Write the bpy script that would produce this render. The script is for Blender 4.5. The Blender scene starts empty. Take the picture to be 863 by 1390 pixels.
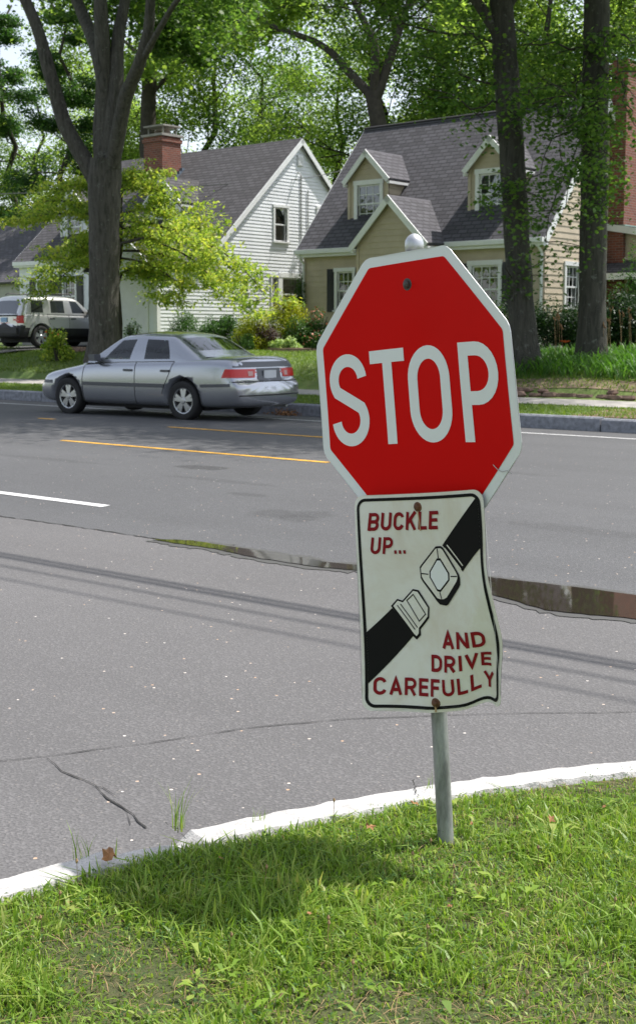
import bpy, bmesh, math, random
import numpy as np
from mathutils import Vector, Matrix
from mathutils.bvhtree import BVHTree

# ------------------------------------------------------------------ camera, light, exposure
scene = bpy.context.scene
col = scene.collection
PITCH = math.radians(6.45); CAM_H = 1.41; FPX = 1750.0; CX = 431.5; CY = 650.0
cam_data = bpy.data.cameras.new("camera"); cam = bpy.data.objects.new("camera", cam_data); col.objects.link(cam)
cam.location = (0, 0, CAM_H); cam.rotation_euler = (math.radians(90) - PITCH, 0, 0)
cam_data.sensor_fit = 'HORIZONTAL'; cam_data.sensor_width = 36.0; cam_data.lens = FPX / 863 * 36
cam_data.shift_y = -45 / 863; cam_data.clip_start = 0.05; cam_data.clip_end = 2000
cam_data.dof.use_dof = True; cam_data.dof.focus_distance = 3.55; cam_data.dof.aperture_fstop = 20
scene.camera = cam
SUN_AZ = math.atan2(0.92, 0.40); SUN_EL = math.radians(61)      # azimuth from +Y towards +X
SUN = Vector((math.sin(SUN_AZ) * math.cos(SUN_EL), math.cos(SUN_AZ) * math.cos(SUN_EL), math.sin(SUN_EL)))
world = bpy.data.worlds.new("World"); scene.world = world; world.use_nodes = True
wn = world.node_tree; bg = wn.nodes["Background"]
sky = wn.nodes.new("ShaderNodeTexSky"); sky.sky_type = 'NISHITA'; sky.sun_disc = False
sky.sun_elevation = SUN_EL; sky.sun_rotation = SUN_AZ; sky.air_density = 1.0; sky.dust_density = 1.6; sky.ozone_density = 0.6
hs = wn.nodes.new("ShaderNodeHueSaturation"); hs.inputs['Saturation'].default_value = 0.5; hs.inputs['Value'].default_value = 1.12      # a hazy white summer sky
wn.links.new(sky.outputs[0], hs.inputs['Color']); wn.links.new(hs.outputs[0], bg.inputs[0]); bg.inputs[1].default_value = 0.15
sl = bpy.data.lights.new("sun", 'SUN'); sl.energy = 4.6; sl.angle = math.radians(0.53); sl.color = (1, 0.955, 0.89)
so = bpy.data.objects.new("sun", sl); col.objects.link(so); so.location = (0, 0, 40)
so.rotation_euler = SUN.to_track_quat('Z', 'Y').to_euler()
scene.view_settings.view_transform = 'Standard'; scene.view_settings.look = 'None'
scene.view_settings.gamma = 1; scene.view_settings.exposure = 0.5; scene.view_settings.use_curve_mapping = False
scene.render.engine = 'CYCLES'
scene.cycles.max_bounces = 8; scene.cycles.transparent_max_bounces = 12
scene.cycles.diffuse_bounces = 3; scene.cycles.transmission_bounces = 4; scene.cycles.caustics_reflective = False; scene.cycles.caustics_refractive = False

# ------------------------------------------------------------------ the street frame: r runs right along the road, d away across it
TH = math.radians(-40)
Rv = Vector((math.cos(TH), math.sin(TH), 0)); Nv = Vector((-math.sin(TH), math.cos(TH), 0))
def W(r, d, z=0): return Rv * r + Nv * d + Vector((0, 0, z))
def pix_ray(px, py):
    return Vector(((px - CX) / FPX, math.cos(PITCH) + (CY - py) / FPX * math.sin(PITCH), -math.sin(PITCH) + (CY - py) / FPX * math.cos(PITCH)))
def at_d(px, py, D):                # surveyed position: where a sight line meets the upright plane d = D
    v = pix_ray(px, py); p = Vector((0, 0, CAM_H)) + v * (D / v.dot(Nv)); return (p.dot(Rv), D, p.z)
def at_z(px, py, z=0):
    v = pix_ray(px, py); p = Vector((0, 0, CAM_H)) + v * ((z - CAM_H) / v.z); return (p.dot(Rv), p.dot(Nv), z)

def tag(o, label=None, cat=None, group=None, kind=None):
    if label: o['label'] = label
    if cat: o['category'] = cat
    if group: o['group'] = group
    if kind: o['kind'] = kind
    return o
ORG = {}
def thing(name, label, cat, org, group=None, rz=None):
    """Empty at street position org (r, d, z), turned with the street."""
    o = bpy.data.objects.new(name, None); col.objects.link(o); o.empty_display_size = 0.2
    o.location = W(*org); o.rotation_euler = (0, 0, TH if rz is None else rz)
    tag(o, label, cat, group); ORG[o.name] = Vector(org); return o

class MB:
    """collects polygons, builds them as ONE mesh object"""
    def __init__(s): s.v = []; s.f = []; s.m = []; s.uv = []; s.mi = 0
    def face(s, pts, uv=None, m=None):
        b = len(s.v); s.v.extend([tuple(p) for p in pts]); s.f.append(tuple(range(b, b + len(pts))))
        s.m.append(s.mi if m is None else m); s.uv.append(uv)
    def add(s, vs, fs, m=None):
        b = len(s.v); s.v.extend([tuple(p) for p in vs])
        for f in fs: s.f.append(tuple(i + b for i in f)); s.m.append(s.mi if m is None else m); s.uv.append(None)
    def box(s, x0, x1, y0, y1, z0, z1, m=None):
        vs = [(x, y, z) for z in (z0, z1) for y in (y0, y1) for x in (x0, x1)]
        s.add(vs, [(0, 2, 3, 1), (4, 5, 7, 6), (0, 1, 5, 4), (2, 6, 7, 3), (0, 4, 6, 2), (1, 3, 7, 5)], m)
    def tube(s, pts, rad, n=8, m=None, cap=True, rough=0.0, rng=None):
        pts = [Vector(p) for p in pts]; k = len(pts)
        rad = [rad] * k if isinstance(rad, (int, float)) else rad
        vs = []; up = Vector((0.13, 0.31, 0.94)).normalized()
        a = None
        for i, p in enumerate(pts):
            t = (pts[min(i + 1, k - 1)] - pts[max(i - 1, 0)])
            t = t.normalized() if t.length > 1e-9 else Vector((0, 0, 1))
            if a is None:
                a = t.cross(up if abs(t.dot(up)) < 0.95 else Vector((1, 0, 0))).normalized()
            else:
                a = (a - t * a.dot(t)).normalized()
            b = t.cross(a)
            for j in range(n):
                w = 2 * math.pi * j / n; q = rad[i]
                if rough and rng: q *= 1 + rng.uniform(-rough, rough)
                vs.append(p + (a * math.cos(w) + b * math.sin(w)) * q)
        fs = [(i * n + j, i * n + (j + 1) % n, (i + 1) * n + (j + 1) % n, (i + 1) * n + j) for i in range(k - 1) for j in range(n)]
        if cap: fs.append(tuple(range(n - 1, -1, -1))); fs.append(tuple((k - 1) * n + j for j in range(n)))
        s.add(vs, fs, m)
    def lathe(s, prof, n=24, c=(0, 0, 0), axis='y', m=None):
        vs = []
        for (rr, h) in prof:
            for j in range(n):
                w = 2 * math.pi * j / n; x, y = rr * math.cos(w), rr * math.sin(w)
                vs.append((c[0] + x, c[1] + h, c[2] + y) if axis == 'y' else (c[0] + x, c[1] + y, c[2] + h))
        k = len(prof)
        s.add(vs, [(i * n + j, i * n + (j + 1) % n, (i + 1) * n + (j + 1) % n, (i + 1) * n + j) for i in range(k - 1) for j in range(n)], m)
    def build(s, name, mats, parent=None, smooth=False, org=None, fn=None):
        me = bpy.data.meshes.new(name)
        o_ = org if org is not None else (ORG.get(root_of(parent).name) if parent else None)
        vs = s.v
        if fn: vs = [fn(p) for p in vs]
        if o_ is not None: vs = [(p[0] - o_[0], p[1] - o_[1], p[2] - o_[2]) for p in vs]
        me.from_pydata(vs, [], s.f)
        mats = mats if isinstance(mats, (list, tuple)) else [mats]
        for m in mats: me.materials.append(m)
        me.polygons.foreach_set('material_index', [min(i, len(mats) - 1) for i in s.m])
        if any(u is not None for u in s.uv):
            l = me.uv_layers.new(name="UVMap"); data = []
            for f, u in zip(s.f, s.uv): data += [c for q in (u or [(0, 0)] * len(f)) for c in q]
            l.data.foreach_set('uv', data)
        if smooth: me.polygons.foreach_set('use_smooth', [True] * len(s.f))
        me.validate(); me.update()
        o = bpy.data.objects.new(name, me); col.objects.link(o)
        if parent: o.parent = parent
        return o
def build_each(m, name, mats, parent):
    """every separate piece of a trim becomes an object of its own"""
    par = list(range(len(m.v)))
    def fnd(i):
        while par[i] != i: par[i] = par[par[i]]; i = par[i]
        return i
    for f in m.f:
        for i in f[1:]: par[fnd(i)] = fnd(f[0])
    grp = {}
    for k, f in enumerate(m.f): grp.setdefault(fnd(f[0]), []).append(k)
    for ks in grp.values():
        q = MB()
        used = sorted({i for k in ks for i in m.f[k]}); ix = {v: n for n, v in enumerate(used)}
        q.v = [m.v[i] for i in used]; q.f = [tuple(ix[i] for i in m.f[k]) for k in ks]; q.m = [m.m[k] for k in ks]; q.uv = [m.uv[k] for k in ks]
        q.build(name, mats, parent)
def root_of(o):
    while o.parent: o = o.parent
    return o
def street(o):                       # a top-level mesh whose vertices are street coordinates
    o.rotation_euler = (0, 0, TH); return o
def np_mesh(name, V, Fc, mats, parent=None, smooth=False, mi=None):
    """V (n,3), Fc (m,k) same-size polygons"""
    me = bpy.data.meshes.new(name); V = np.asarray(V, np.float32); Fc = np.asarray(Fc, np.int32)
    m, k = Fc.shape
    me.vertices.add(len(V)); me.vertices.foreach_set('co', V.ravel())
    me.loops.add(m * k); me.loops.foreach_set('vertex_index', Fc.ravel())
    me.polygons.add(m); me.polygons.foreach_set('loop_start', np.arange(m, dtype=np.int32) * k)
    me.polygons.foreach_set('loop_total', np.full(m, k, np.int32))
    for mt in (mats if isinstance(mats, (list, tuple)) else [mats]): me.materials.append(mt)
    if mi is not None: me.polygons.foreach_set('material_index', np.asarray(mi, np.int32))
    if smooth: me.polygons.foreach_set('use_smooth', np.ones(m, bool))
    me.update(calc_edges=True)
    o = bpy.data.objects.new(name, me); col.objects.link(o)
    if parent: o.parent = parent
    return o

# ------------------------------------------------------------------ materials
class NT:
    def __init__(s, name):
        s.m = bpy.data.materials.new(name); s.m.use_nodes = True; s.t = s.m.node_tree; s.n = s.t.nodes
        s.b = s.n["Principled BSDF"]; s.out = s.n["Material Output"]
    def node(s, ty, **k):
        q = s.n.new(ty)
        for a, b in k.items():
            if hasattr(q, a) and a not in q.inputs: setattr(q, a, b)
            else: s.set(q, a, b)
        return q
    def set(s, q, a, b):
        if isinstance(b, bpy.types.NodeSocket): s.t.links.new(b, q.inputs[a])
        else: q.inputs[a].default_value = b
    def tc(s, w='Object'): return s.node("ShaderNodeTexCoord").outputs[w]
    def noise(s, vec, scale, detail=4, rough=.55, out='Fac', dist=0.0):
        q = s.node("ShaderNodeTexNoise"); s.set(q, 'Vector', vec); s.set(q, 'Scale', scale); s.set(q, 'Detail', detail); s.set(q, 'Roughness', rough); s.set(q, 'Distortion', dist)
        return q.outputs[out]
    def ramp(s, fac, stops):
        q = s.node("ShaderNodeValToRGB"); s.t.links.new(fac, q.inputs[0]); e = q.color_ramp.elements
        while len(e) < len(stops): e.new(0.5)
        for i, (p, c) in enumerate(stops): e[i].position = p; e[i].color = (*c, 1) if len(c) == 3 else c
        return q.outputs[0]
    def mix(s, fac, a, b, mode='MIX'):
        q = s.node("ShaderNodeMix", data_type='RGBA', blend_type=mode)
        for i, x in ((0, fac), (6, a), (7, b)):
            if isinstance(x, bpy.types.NodeSocket): s.t.links.new(x, q.inputs[i])
            else: q.inputs[i].default_value = x if i == 0 else ((*x, 1) if len(x) == 3 else x)
        return q.outputs[2]
    def math(s, op, a, b=0.0, clamp=False):
        q = s.node("ShaderNodeMath", operation=op, use_clamp=clamp)
        for i, x in ((0, a), (1, b)):
            if isinstance(x, bpy.types.NodeSocket): s.t.links.new(x, q.inputs[i])
            else: q.inputs[i].default_value = x
        return q.outputs[0]
    def bump(s, h, strength=.3, dist=.01, prev=None):
        q = s.node("ShaderNodeBump"); s.set(q, 'Height', h); s.set(q, 'Strength', strength); s.set(q, 'Distance', dist)
        if prev: s.set(q, 'Normal', prev)
        return q.outputs[0]
    def vscale(s, vec, sc):
        q = s.node("ShaderNodeMapping"); s.t.links.new(vec, q.inputs[0]); q.inputs['Scale'].default_value = sc; return q.outputs[0]
    def fin(s, color=None, rough=None, normal=None, **k):
        if color is not None: s.set(s.b, 'Base Color', color if isinstance(color, bpy.types.NodeSocket) else (*color, 1))
        if rough is not None: s.set(s.b, 'Roughness', rough)
        if normal is not None: s.set(s.b, 'Normal', normal)
        for a, b in k.items(): s.set(s.b, a.replace('_', ' '), b)
        return s.m
def plain(name, c, rough=.6, var=.12, scale=6, bump=0.0, bscale=60, **k):
    t = NT(name); v = t.tc(); n = t.noise(v, scale, 5)
    lo = tuple(x * (1 - var) for x in c); hi = tuple(min(1, x * (1 + var)) for x in c)
    cc = t.ramp(n, [(.3, lo), (.7, hi)])
    nm = t.bump(t.noise(v, bscale, 3), bump, .01) if bump else None
    return t.fin(cc, rough, nm, **k)
def leafmat(name, cols, trans=.42, tcol=1.6, gloss=.5, nsc=.9):
    t = NT(name); g = t.node("ShaderNodeNewGeometry"); oi = t.node("ShaderNodeObjectInfo")
    rnd = g.outputs['Random Per Island']; v = t.tc()
    big = t.noise(v, nsc, 3)
    f = t.math('ADD', t.math('MULTIPLY', rnd, .55), t.math('MULTIPLY', big, .6))
    f = t.math('SUBTRACT', f, .1, True)
    n = len(cols); c = t.ramp(f, [((i + .5) / n, x) for i, x in enumerate(cols)])
    t.set(t.b, 'Base Color', c); t.set(t.b, 'Roughness', gloss); t.set(t.b, 'Specular IOR Level', .35)
    tr = t.node("ShaderNodeBsdfTranslucent"); t.set(tr, 'Color', t.mix(1.0, c, (tcol, tcol * 1.02, tcol * .55), 'MULTIPLY'))
    mx = t.node("ShaderNodeMixShader"); mx.inputs[0].default_value = trans
    t.t.links.new(t.b.outputs[0], mx.inputs[1]); t.t.links.new(tr.outputs[0], mx.inputs[2]); t.t.links.new(mx.outputs[0], t.out.inputs[0])
    return t.m

def asphalt(name, c, patches=False):
    t = NT(name); v = t.tc()
    big = t.noise(v, .35, 5, .6); mid = t.noise(v, 2.2, 6, .65); fine = t.noise(v, 90, 3, .7)
    base = t.ramp(big, [(.3, tuple(x * .80 for x in c)), (.7, tuple(x * 1.13 for x in c))])
    trk = t.noise(t.vscale(v, (.04, 1.0, 1)), 1.3, 4, .6)
    base = t.mix(t.ramp(trk, [(.42, (0, 0, 0)), (.62, (.55, .55, .55))]), base, tuple(x * .74 for x in c))
    base = t.mix(t.math('MULTIPLY', t.math('SUBTRACT', mid, .35, True), .55), base, tuple(x * .72 for x in c))
    base = t.mix(t.ramp(fine, [(.38, (1, 1, 1)), (.6, (0, 0, 0))]), base, tuple(x * .62 for x in c))
    if patches:                       # old oil and tar stains at their places on the road (street metres)
        sx = t.node("ShaderNodeSeparateXYZ"); t.t.links.new(v, sx.inputs[0]); nz = t.noise(v, 4.5, 5, .7)
        for (px, py, ra, rb, k) in STAINS:
            p = at_z(px, py, -.02); a = t.math('DIVIDE', t.math('SUBTRACT', sx.outputs[0], p[0]), ra); b = t.math('DIVIDE', t.math('SUBTRACT', sx.outputs[1], p[1]), rb)
            d = t.math('SQRT', t.math('ADD', t.math('MULTIPLY', a, a), t.math('MULTIPLY', b, b))); f = t.math('SUBTRACT', t.math('SUBTRACT', 1.25, d), t.math('MULTIPLY', nz, 1.1))
            base = t.mix(t.math('MULTIPLY', t.math('MULTIPLY', f, 4.0, True), k), base, tuple(x * .35 for x in c))
    vo = t.node("ShaderNodeTexVoronoi"); t.set(vo, 'Vector', v); t.set(vo, 'Scale', 38.0)
    spk = t.math('MULTIPLY', t.math('LESS_THAN', vo.outputs['Distance'], .17), t.math('GREATER_THAN', t.node("ShaderNodeSeparateColor", Color=vo.outputs['Color']).outputs[0], .72))
    base = t.mix(t.math('MULTIPLY', spk, .3), base, (.36, .32, .28))
    vo3 = t.node("ShaderNodeTexVoronoi"); t.set(vo3, 'Vector', v); t.set(vo3, 'Scale', 27.0); sc3 = t.node("ShaderNodeSeparateColor", Color=vo3.outputs['Color'])
    base = t.mix(t.math('MULTIPLY', t.math('LESS_THAN', vo3.outputs['Distance'], .17), t.math('GREATER_THAN', sc3.outputs[0], .945)), base, t.mix(sc3.outputs[1], (.62, .58, .54), (.45, .29, .18)))
    vo2 = t.node("ShaderNodeTexVoronoi"); t.set(vo2, 'Vector', v); t.set(vo2, 'Scale', 95.0)
    sp2 = t.math('GREATER_THAN', t.node("ShaderNodeSeparateColor", Color=vo2.outputs['Color']).outputs[1], .8)
    base = t.mix(t.math('MULTIPLY', sp2, .2), base, tuple(min(1, x * 1.7) for x in c))
    nm = t.bump(t.math('ADD', t.math('MULTIPLY', fine, .6), vo2.outputs['Distance']), .55, .004)
    return t.fin(base, .82, nm)
def brick(name, uvsc=1.0, c1=(.34, .10, .06), c2=(.19, .06, .04), mortar=(.3, .25, .21)):
    t = NT(name); uv = t.tc('UV'); b = t.node("ShaderNodeTexBrick"); t.set(b, 'Vector', uv); t.set(b, 'Scale', 1.0)
    t.set(b, 'Brick Width', .21); t.set(b, 'Row Height', .072); t.set(b, 'Mortar Size', .008); t.set(b, 'Color1', (*c1, 1)); t.set(b, 'Color2', (*c2, 1)); t.set(b, 'Mortar', (*mortar, 1))
    c = t.mix(t.math('MULTIPLY', t.noise(uv, 3.0, 5), .6), b.outputs[0], (.10, .04, .035))
    return t.fin(c, .85, t.bump(t.math('SUBTRACT', 1, b.outputs['Fac']), .6, .01))
def shingles(name, c):
    t = NT(name); uv = t.tc('UV'); b = t.node("ShaderNodeTexBrick"); t.set(b, 'Vector', uv); t.set(b, 'Scale', 1.0)
    t.set(b, 'Brick Width', .31); t.set(b, 'Row Height', .155); t.set(b, 'Mortar Size', .02); t.set(b, 'Mortar Smooth', .2)
    t.set(b, 'Color1', (*[x * 1.5 for x in c], 1)); t.set(b, 'Color2', (*[x * .42 for x in c], 1)); t.set(b, 'Bias', -.25); t.set(b, 'Mortar', (*[x * .25 for x in c], 1))
    n = t.noise(uv, 1.1, 5, .6); cc = t.mix(t.math('MULTIPLY', n, .25), b.outputs[0], tuple(x * 1.0 for x in c))
    cc = t.mix(t.math('MULTIPLY', t.noise(uv, 55, 2), .5), cc, tuple(x * 1.5 for x in c))
    sep = t.node("ShaderNodeSeparateXYZ"); t.t.links.new(uv, sep.inputs[0])
    saw = t.math('FRACT', t.math('DIVIDE', sep.outputs[1], .155))
    h = t.math('ADD', t.math('MULTIPLY', t.math('SUBTRACT', 1, saw), 1.0), t.math('MULTIPLY', b.outputs['Fac'], -.4))
    return t.fin(cc, .9, t.bump(h, .8, .02))

def bark(name, c, sc=1.0):
    t = NT(name); v = t.vscale(t.tc(), (7 * sc, 7 * sc, 1.1 * sc)); a = t.noise(v, 2.2, 7, .7, dist=.6)
    b = t.noise(t.tc(), 1.3, 4)
    cc = t.ramp(a, [(.36, tuple(x * .38 for x in c)), (.5, c), (.68, tuple(x * 1.55 for x in c))])
    lich = t.ramp(t.noise(t.tc(), 9, 4, .7), [(.60, (0, 0, 0)), (.66, (.55, .55, .55))])
    cc = t.mix(lich, cc, (.20, .22, .19)); cc = t.mix(t.math('MULTIPLY', b, .35), cc, (.07, .075, .05))
    return t.fin(cc, .92, t.bump(a, 1.0, .05))
def paint(name, c, rough=.3):
    t = NT(name); return t.fin(c, rough, None, Metallic=.75, Coat_Weight=1.0, Coat_Roughness=.03)
def glassmat(name, tint, fac=.5, tr=.9):
    t = NT(name); g = t.node("ShaderNodeBsdfGlossy"); t.set(g, 'Roughness', .02); t.set(g, 'Color', (.95, .97, 1, 1))
    tp = t.node("ShaderNodeBsdfTransparent"); t.set(tp, 'Color', (*tint, 1))
    fr = t.node("ShaderNodeFresnel"); t.set(fr, 'IOR', 1.5); mx = t.node("ShaderNodeMixShader")
    t.t.links.new(t.math('ADD', t.math('MULTIPLY', fr.outputs[0], 1.6), fac * .12, True), mx.inputs[0])
    t.t.links.new(tp.outputs[0], mx.inputs[1]); t.t.links.new(g.outputs[0], mx.inputs[2]); t.t.links.new(mx.outputs[0], t.out.inputs[0]); return t.m
def signpaint(name, c, rough=.38, dirt=.0):
    t = NT(name); v = t.tc(); n = t.noise(v, 5.5, 6, .7, dist=.5)
    cc = t.mix(t.math('MULTIPLY', t.math('SUBTRACT', n, .42, True), dirt * 3.2, True), c, (.50, .36, .17)) if dirt else t.mix(t.math('MULTIPLY', t.noise(v, 2.2, 5, .65, dist=.4), .34), c, tuple(x * .62 for x in c))  # without dirt: uneven sheen and fading painted in as darker mottling
    return t.fin(cc, rough, t.bump(t.noise(v, 7, 2), .12, .004), Specular_IOR_Level=.09)

STAINS = [(275, 637, .55, .30, .9), (335, 671, .45, .12, .5), (372, 692, .40, .26, .45), (402, 697, .36, .24, .45), (430, 694, .3, .2, .4), (300, 655, 1.2, .15, .35), (60, 625, 1.6, .2, .35), (640, 640, 1.5, .25, .35), (790, 720, 1.2, .2, .3)]
M = {}
M['white'] = plain('white_paint', (.78, .79, .81), .5, .06, 3)
M['trim'] = plain('white_trim', (.80, .81, .82), .45, .05, 4)
M['siding_white'] = plain('white_clapboard', (.76, .785, .82), .55, .07, 1.5, .15, 40)
M['siding_beige'] = plain('beige_shingle', (.52, .44, .335), .7, .1, 2.5, .3, 30)
M['roof_grey'] = shingles('grey_roof_shingles', (.060, .058, .068))
M['roof_brown'] = shingles('brown_grey_roof_shingles', (.055, .052, .058))
M['brick'] = brick('red_brick')
M['shutter'] = plain('black_shutter', (.012, .014, .02), .4)
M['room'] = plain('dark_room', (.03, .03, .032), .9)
M['curtain'] = plain('pale_curtain', (.26, .28, .25), .9, .2, 9)
M['glass'] = glassmat('window_glass', (.62, .68, .66), .5)
M['dark'] = plain('dark_interior', (.02, .02, .022), .8)
M['lead'] = plain('lead_flashing', (.16, .20, .26), .5)
M['copper'] = plain('green_copper_flashing', (.28, .42, .38), .6)
M['concrete'] = plain('old_concrete', (.33, .31, .29), .9, .2, 3, .4, 50)
M['foundation'] = plain('foundation', (.25, .24, .23), .9)
M['asphalt'] = asphalt('main_road_asphalt', (.098, .099, .104), True)
M['asphalt2'] = asphalt('side_street_asphalt', (.132, .128, .130))
M['driveway'] = asphalt('driveway_asphalt', (.12, .115, .11))
M['crack'] = plain('crack_black', (.028, .027, .026), .9)
M['yellow'] = plain('yellow_line', (.62, .33, .03), .7, .35, 9)
M['whiteline'] = plain('white_line', (.62, .62, .62), .7, .2, 9)
def kerbmat():
    t = NT('kerb_concrete'); v = t.tc(); a = t.noise(v, 14, 6, .7); b = t.noise(v, 120, 3, .6)
    cc = t.ramp(a, [(.3, (.36, .35, .34)), (.5, (.48, .47, .46)), (.75, (.61, .60, .59))])
    cc = t.mix(t.ramp(b, [(.35, (.7, .7, .7)), (.5, (0, 0, 0))]), cc, (.34, .33, .32))
    return t.fin(cc, .9, t.bump(t.math('ADD', a, t.math('MULTIPLY', b, .5)), .7, .01))
M['kerb'] = kerbmat()
M['granite'] = plain('granite_kerb', (.23, .24, .27), .8, .35, 12, .5, 40)
def lawnmat(name, a, b, c3, sc=1.0):
    t = NT(name); v = t.tc(); n1 = t.noise(v, .7 * sc, 5, .6); n2 = t.noise(v, 14 * sc, 5, .7)
    cc = t.mix(t.ramp(n1, [(.35, (0, 0, 0)), (.65, (1, 1, 1))]), a, b)
    cc = t.mix(t.ramp(n2, [(.5, (0, 0, 0)), (.72, (.8, .8, .8))]), cc, c3)
    return t.fin(cc, .95, t.bump(n2, .8, .03))
M['lawn_far'] = lawnmat('far_lawn_turf', (.085, .15, .028), (.14, .19, .045), (.16, .15, .07))
M['soil'] = lawnmat('near_turf_soil', (.06, .09, .02), (.10, .10, .04), (.15, .12, .06), 4)
M['grass'] = leafmat('grass_blades', [(.09, .16, .02), (.15, .26, .03), (.21, .34, .045), (.33, .42, .09), (.42, .38, .17)], .4, 1.4, .45, 5.0)
M['grass_far'] = leafmat('far_grass_blades', [(.08, .15, .02), (.12, .20, .03), (.17, .25, .04), (.22, .25, .08)], .4, 1.4)
M['straw'] = plain('dead_straw', (.30, .20, .10), .9, .3)
M['dry_leaf'] = plain('dry_leaf', (.30, .15, .06), .8, .35, 20)
M['bark'] = bark('grey_maple_bark', (.078, .070, .064))
M['bark2'] = bark('lichened_oak_bark', (.052, .049, .040))
M['bark3'] = plain('dark_twig_bark', (.05, .043, .035), .95, .3, 5)
M['l_maple'] = leafmat('maple_leaves', [(.035, .08, .02), (.06, .125, .028), (.105, .19, .038), (.18, .27, .055)], .46, 2.1)
M['l_back'] = leafmat('backdrop_leaves', [(.06, .11, .03), (.12, .185, .042), (.19, .28, .06), (.34, .41, .12)], .55, 2.3)
M['l_dark'] = leafmat('dark_evergreen_leaves', [(.022, .06, .018), (.04, .10, .025), (.07, .14, .035)], .42, 2.0)
M['l_lime'] = leafmat('lime_leaves', [(.09, .17, .025), (.22, .33, .05), (.40, .48, .09), (.60, .54, .10)], .45, 1.6)
M['l_yellow'] = leafmat('gold_shrub_leaves', [(.16, .22, .015), (.30, .34, .02), (.45, .42, .03)], .4, 1.4)
M['l_mid'] = leafmat('shrub_leaves', [(.03, .08, .02), (.06, .13, .03), (.10, .19, .045)], .35, 1.5)
M['l_yew'] = leafmat('yew_leaves', [(.01, .03, .01), (.018, .05, .015), (.04, .09, .02)], .25, 1.4)
M['l_hosta'] = leafmat('variegated_leaves', [(.25, .38, .10), (.5, .6, .3)], .3, 1.2)
M['l_lily'] = leafmat('lily_leaves', [(.05, .13, .02), (.08, .20, .03), (.14, .28, .05)], .4, 1.5)
M['l_purple'] = leafmat('purple_leaves', [(.05, .03, .035), (.09, .05, .05)], .3, 1.3)
M['flower_orange'] = plain('orange_petals', (.75, .13, .02), .6)
M['flower_pink'] = plain('pink_petals', (.62, .22, .15), .6)
M['seedhead'] = plain('brown_seedheads', (.22, .12, .05), .9, .3)
def galvmat():
    t = NT('galvanised_steel'); v = t.vscale(t.tc(), (1, 1, .25)); n = t.noise(v, 26, 5, .7); c = t.ramp(n, [(.35, (.17, .175, .17)), (.55, (.32, .33, .325)), (.7, (.42, .43, .42))]); c = t.mix(t.ramp(t.noise(t.tc(), 9, 5, .7), [(.6, (0, 0, 0)), (.7, (.6, .6, .6))]), c, (.20, .13, .08))
    return t.fin(c, .55, t.bump(n, .15, .004), Metallic=.35)
M['galv'] = galvmat()
M['red'] = signpaint('sign_red', (.74, .002, .001), .5)
M['sign_white'] = signpaint('sign_white', (.90, .93, .93), .4)
M['sign_cream'] = signpaint('aged_sign_white', (.82, .81, .74), .42, .34)
M['sign_black'] = signpaint('sign_black', (.012, .012, .012), .45)
M['sign_maroon'] = signpaint('sign_maroon', (.27, .015, .02), .45)
M['alu'] = NT('sheet_aluminium').fin((.55, .56, .57), .4, None, Metallic=.8)
M['rust'] = plain('rusty_bolt', (.13, .055, .025), .7, .4, 40)
M['bolt'] = plain('dull_bolt', (.07, .06, .055), .5, .3, 30)
M['tyre'] = plain('tyre_rubber', (.018, .018, .019), .8)
M['rim'] = NT('alloy_rim').fin((.5, .51, .53), .3, None, Metallic=.85)
M['car_paint'] = paint('silver_blue_paint', (.40, .415, .455), .25)
M['suv_paint'] = paint('silver_beige_paint', (.66, .66, .65), .3)
M['cladding'] = plain('black_plastic', (.025, .025, .028), .6)
M['car_glass'] = glassmat('car_glass', (.62, .72, .68), .0)
M['suv_glass'] = glassmat('tinted_glass', (.10, .11, .11), .8)
M['red_lamp'] = NT('red_tail_lamp').fin((.55, .004, .004), .3, None, Coat_Weight=.25)
M['amber'] = NT('amber_lamp').fin((.55, .30, .28), .2, None)
M['headlamp'] = NT('headlamp_lens').fin((.6, .38, .36), .1, None, Coat_Weight=1.0)
M['plate'] = plain('number_plate', (.6, .62, .66), .4, .05)
M['plate_blue'] = plain('number_plate_blue', (.25, .42, .62), .4, .05)
M['moulding'] = NT('side_moulding').fin((.10, .105, .12), .4, None, Metallic=.3)
M['skin'] = plain('skin', (.42, .24, .17), .6)
M['shirt'] = plain('shirt', (.20, .05, .05), .9)
M['hair'] = plain('hair', (.03, .02, .015), .8)
M['seat'] = plain('seat_fabric', (.06, .06, .065), .9)
M['cable'] = plain('cable', (.02, .02, .02), .7)
M['stone'] = plain('reddish_stone', (.20, .13, .10), .9, .4, 8, .5, 20)
def watermat():
    t = NT('puddle_water'); v = t.tc()
    return t.fin((.028, .022, .017), .03, t.bump(t.noise(v, 3, 2), .03, .01), IOR=1.33, Specular_IOR_Level=.5)
M['water'] = watermat()
M['wet'] = NT('damp_asphalt').fin((.085, .083, .083), .45, None)

# ------------------------------------------------------------------ ground, roads, kerbs
def lerp(a, b, t): return a + (b - a) * t
TZ = [(17.5, .14), (18.2, .17), (19.15, .2), (20.7, .22), (20.95, .24), (21.1, .37), (22.5, .72), (24, .86), (26, .92), (29, .98), (31, 1.02), (60, 1.3), (110, 2.5), (400, 10)]
def zt(d):
    if d <= TZ[0][0]: return TZ[0][1]
    for (a, za), (b, zb) in zip(TZ, TZ[1:]):
        if d <= b: return lerp(za, zb, (d - a) / (b - a))
    return TZ[-1][1]
def sst(a, b, x):
    t = min(1, max(0, (x - a) / (b - a))); return t * t * (3 - 2 * t)
def zroad0(d): return -.10 * (1 - sst(6.7, 9.0, d)) - .05 * sst(13.5, 17.5, d)
ZN = [6.7, 7, 7.3, 7.6, 8, 8.5, 9, 10, 11, 12, 13.5, 14.5, 15.5, 16.5, 17.42]
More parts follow.
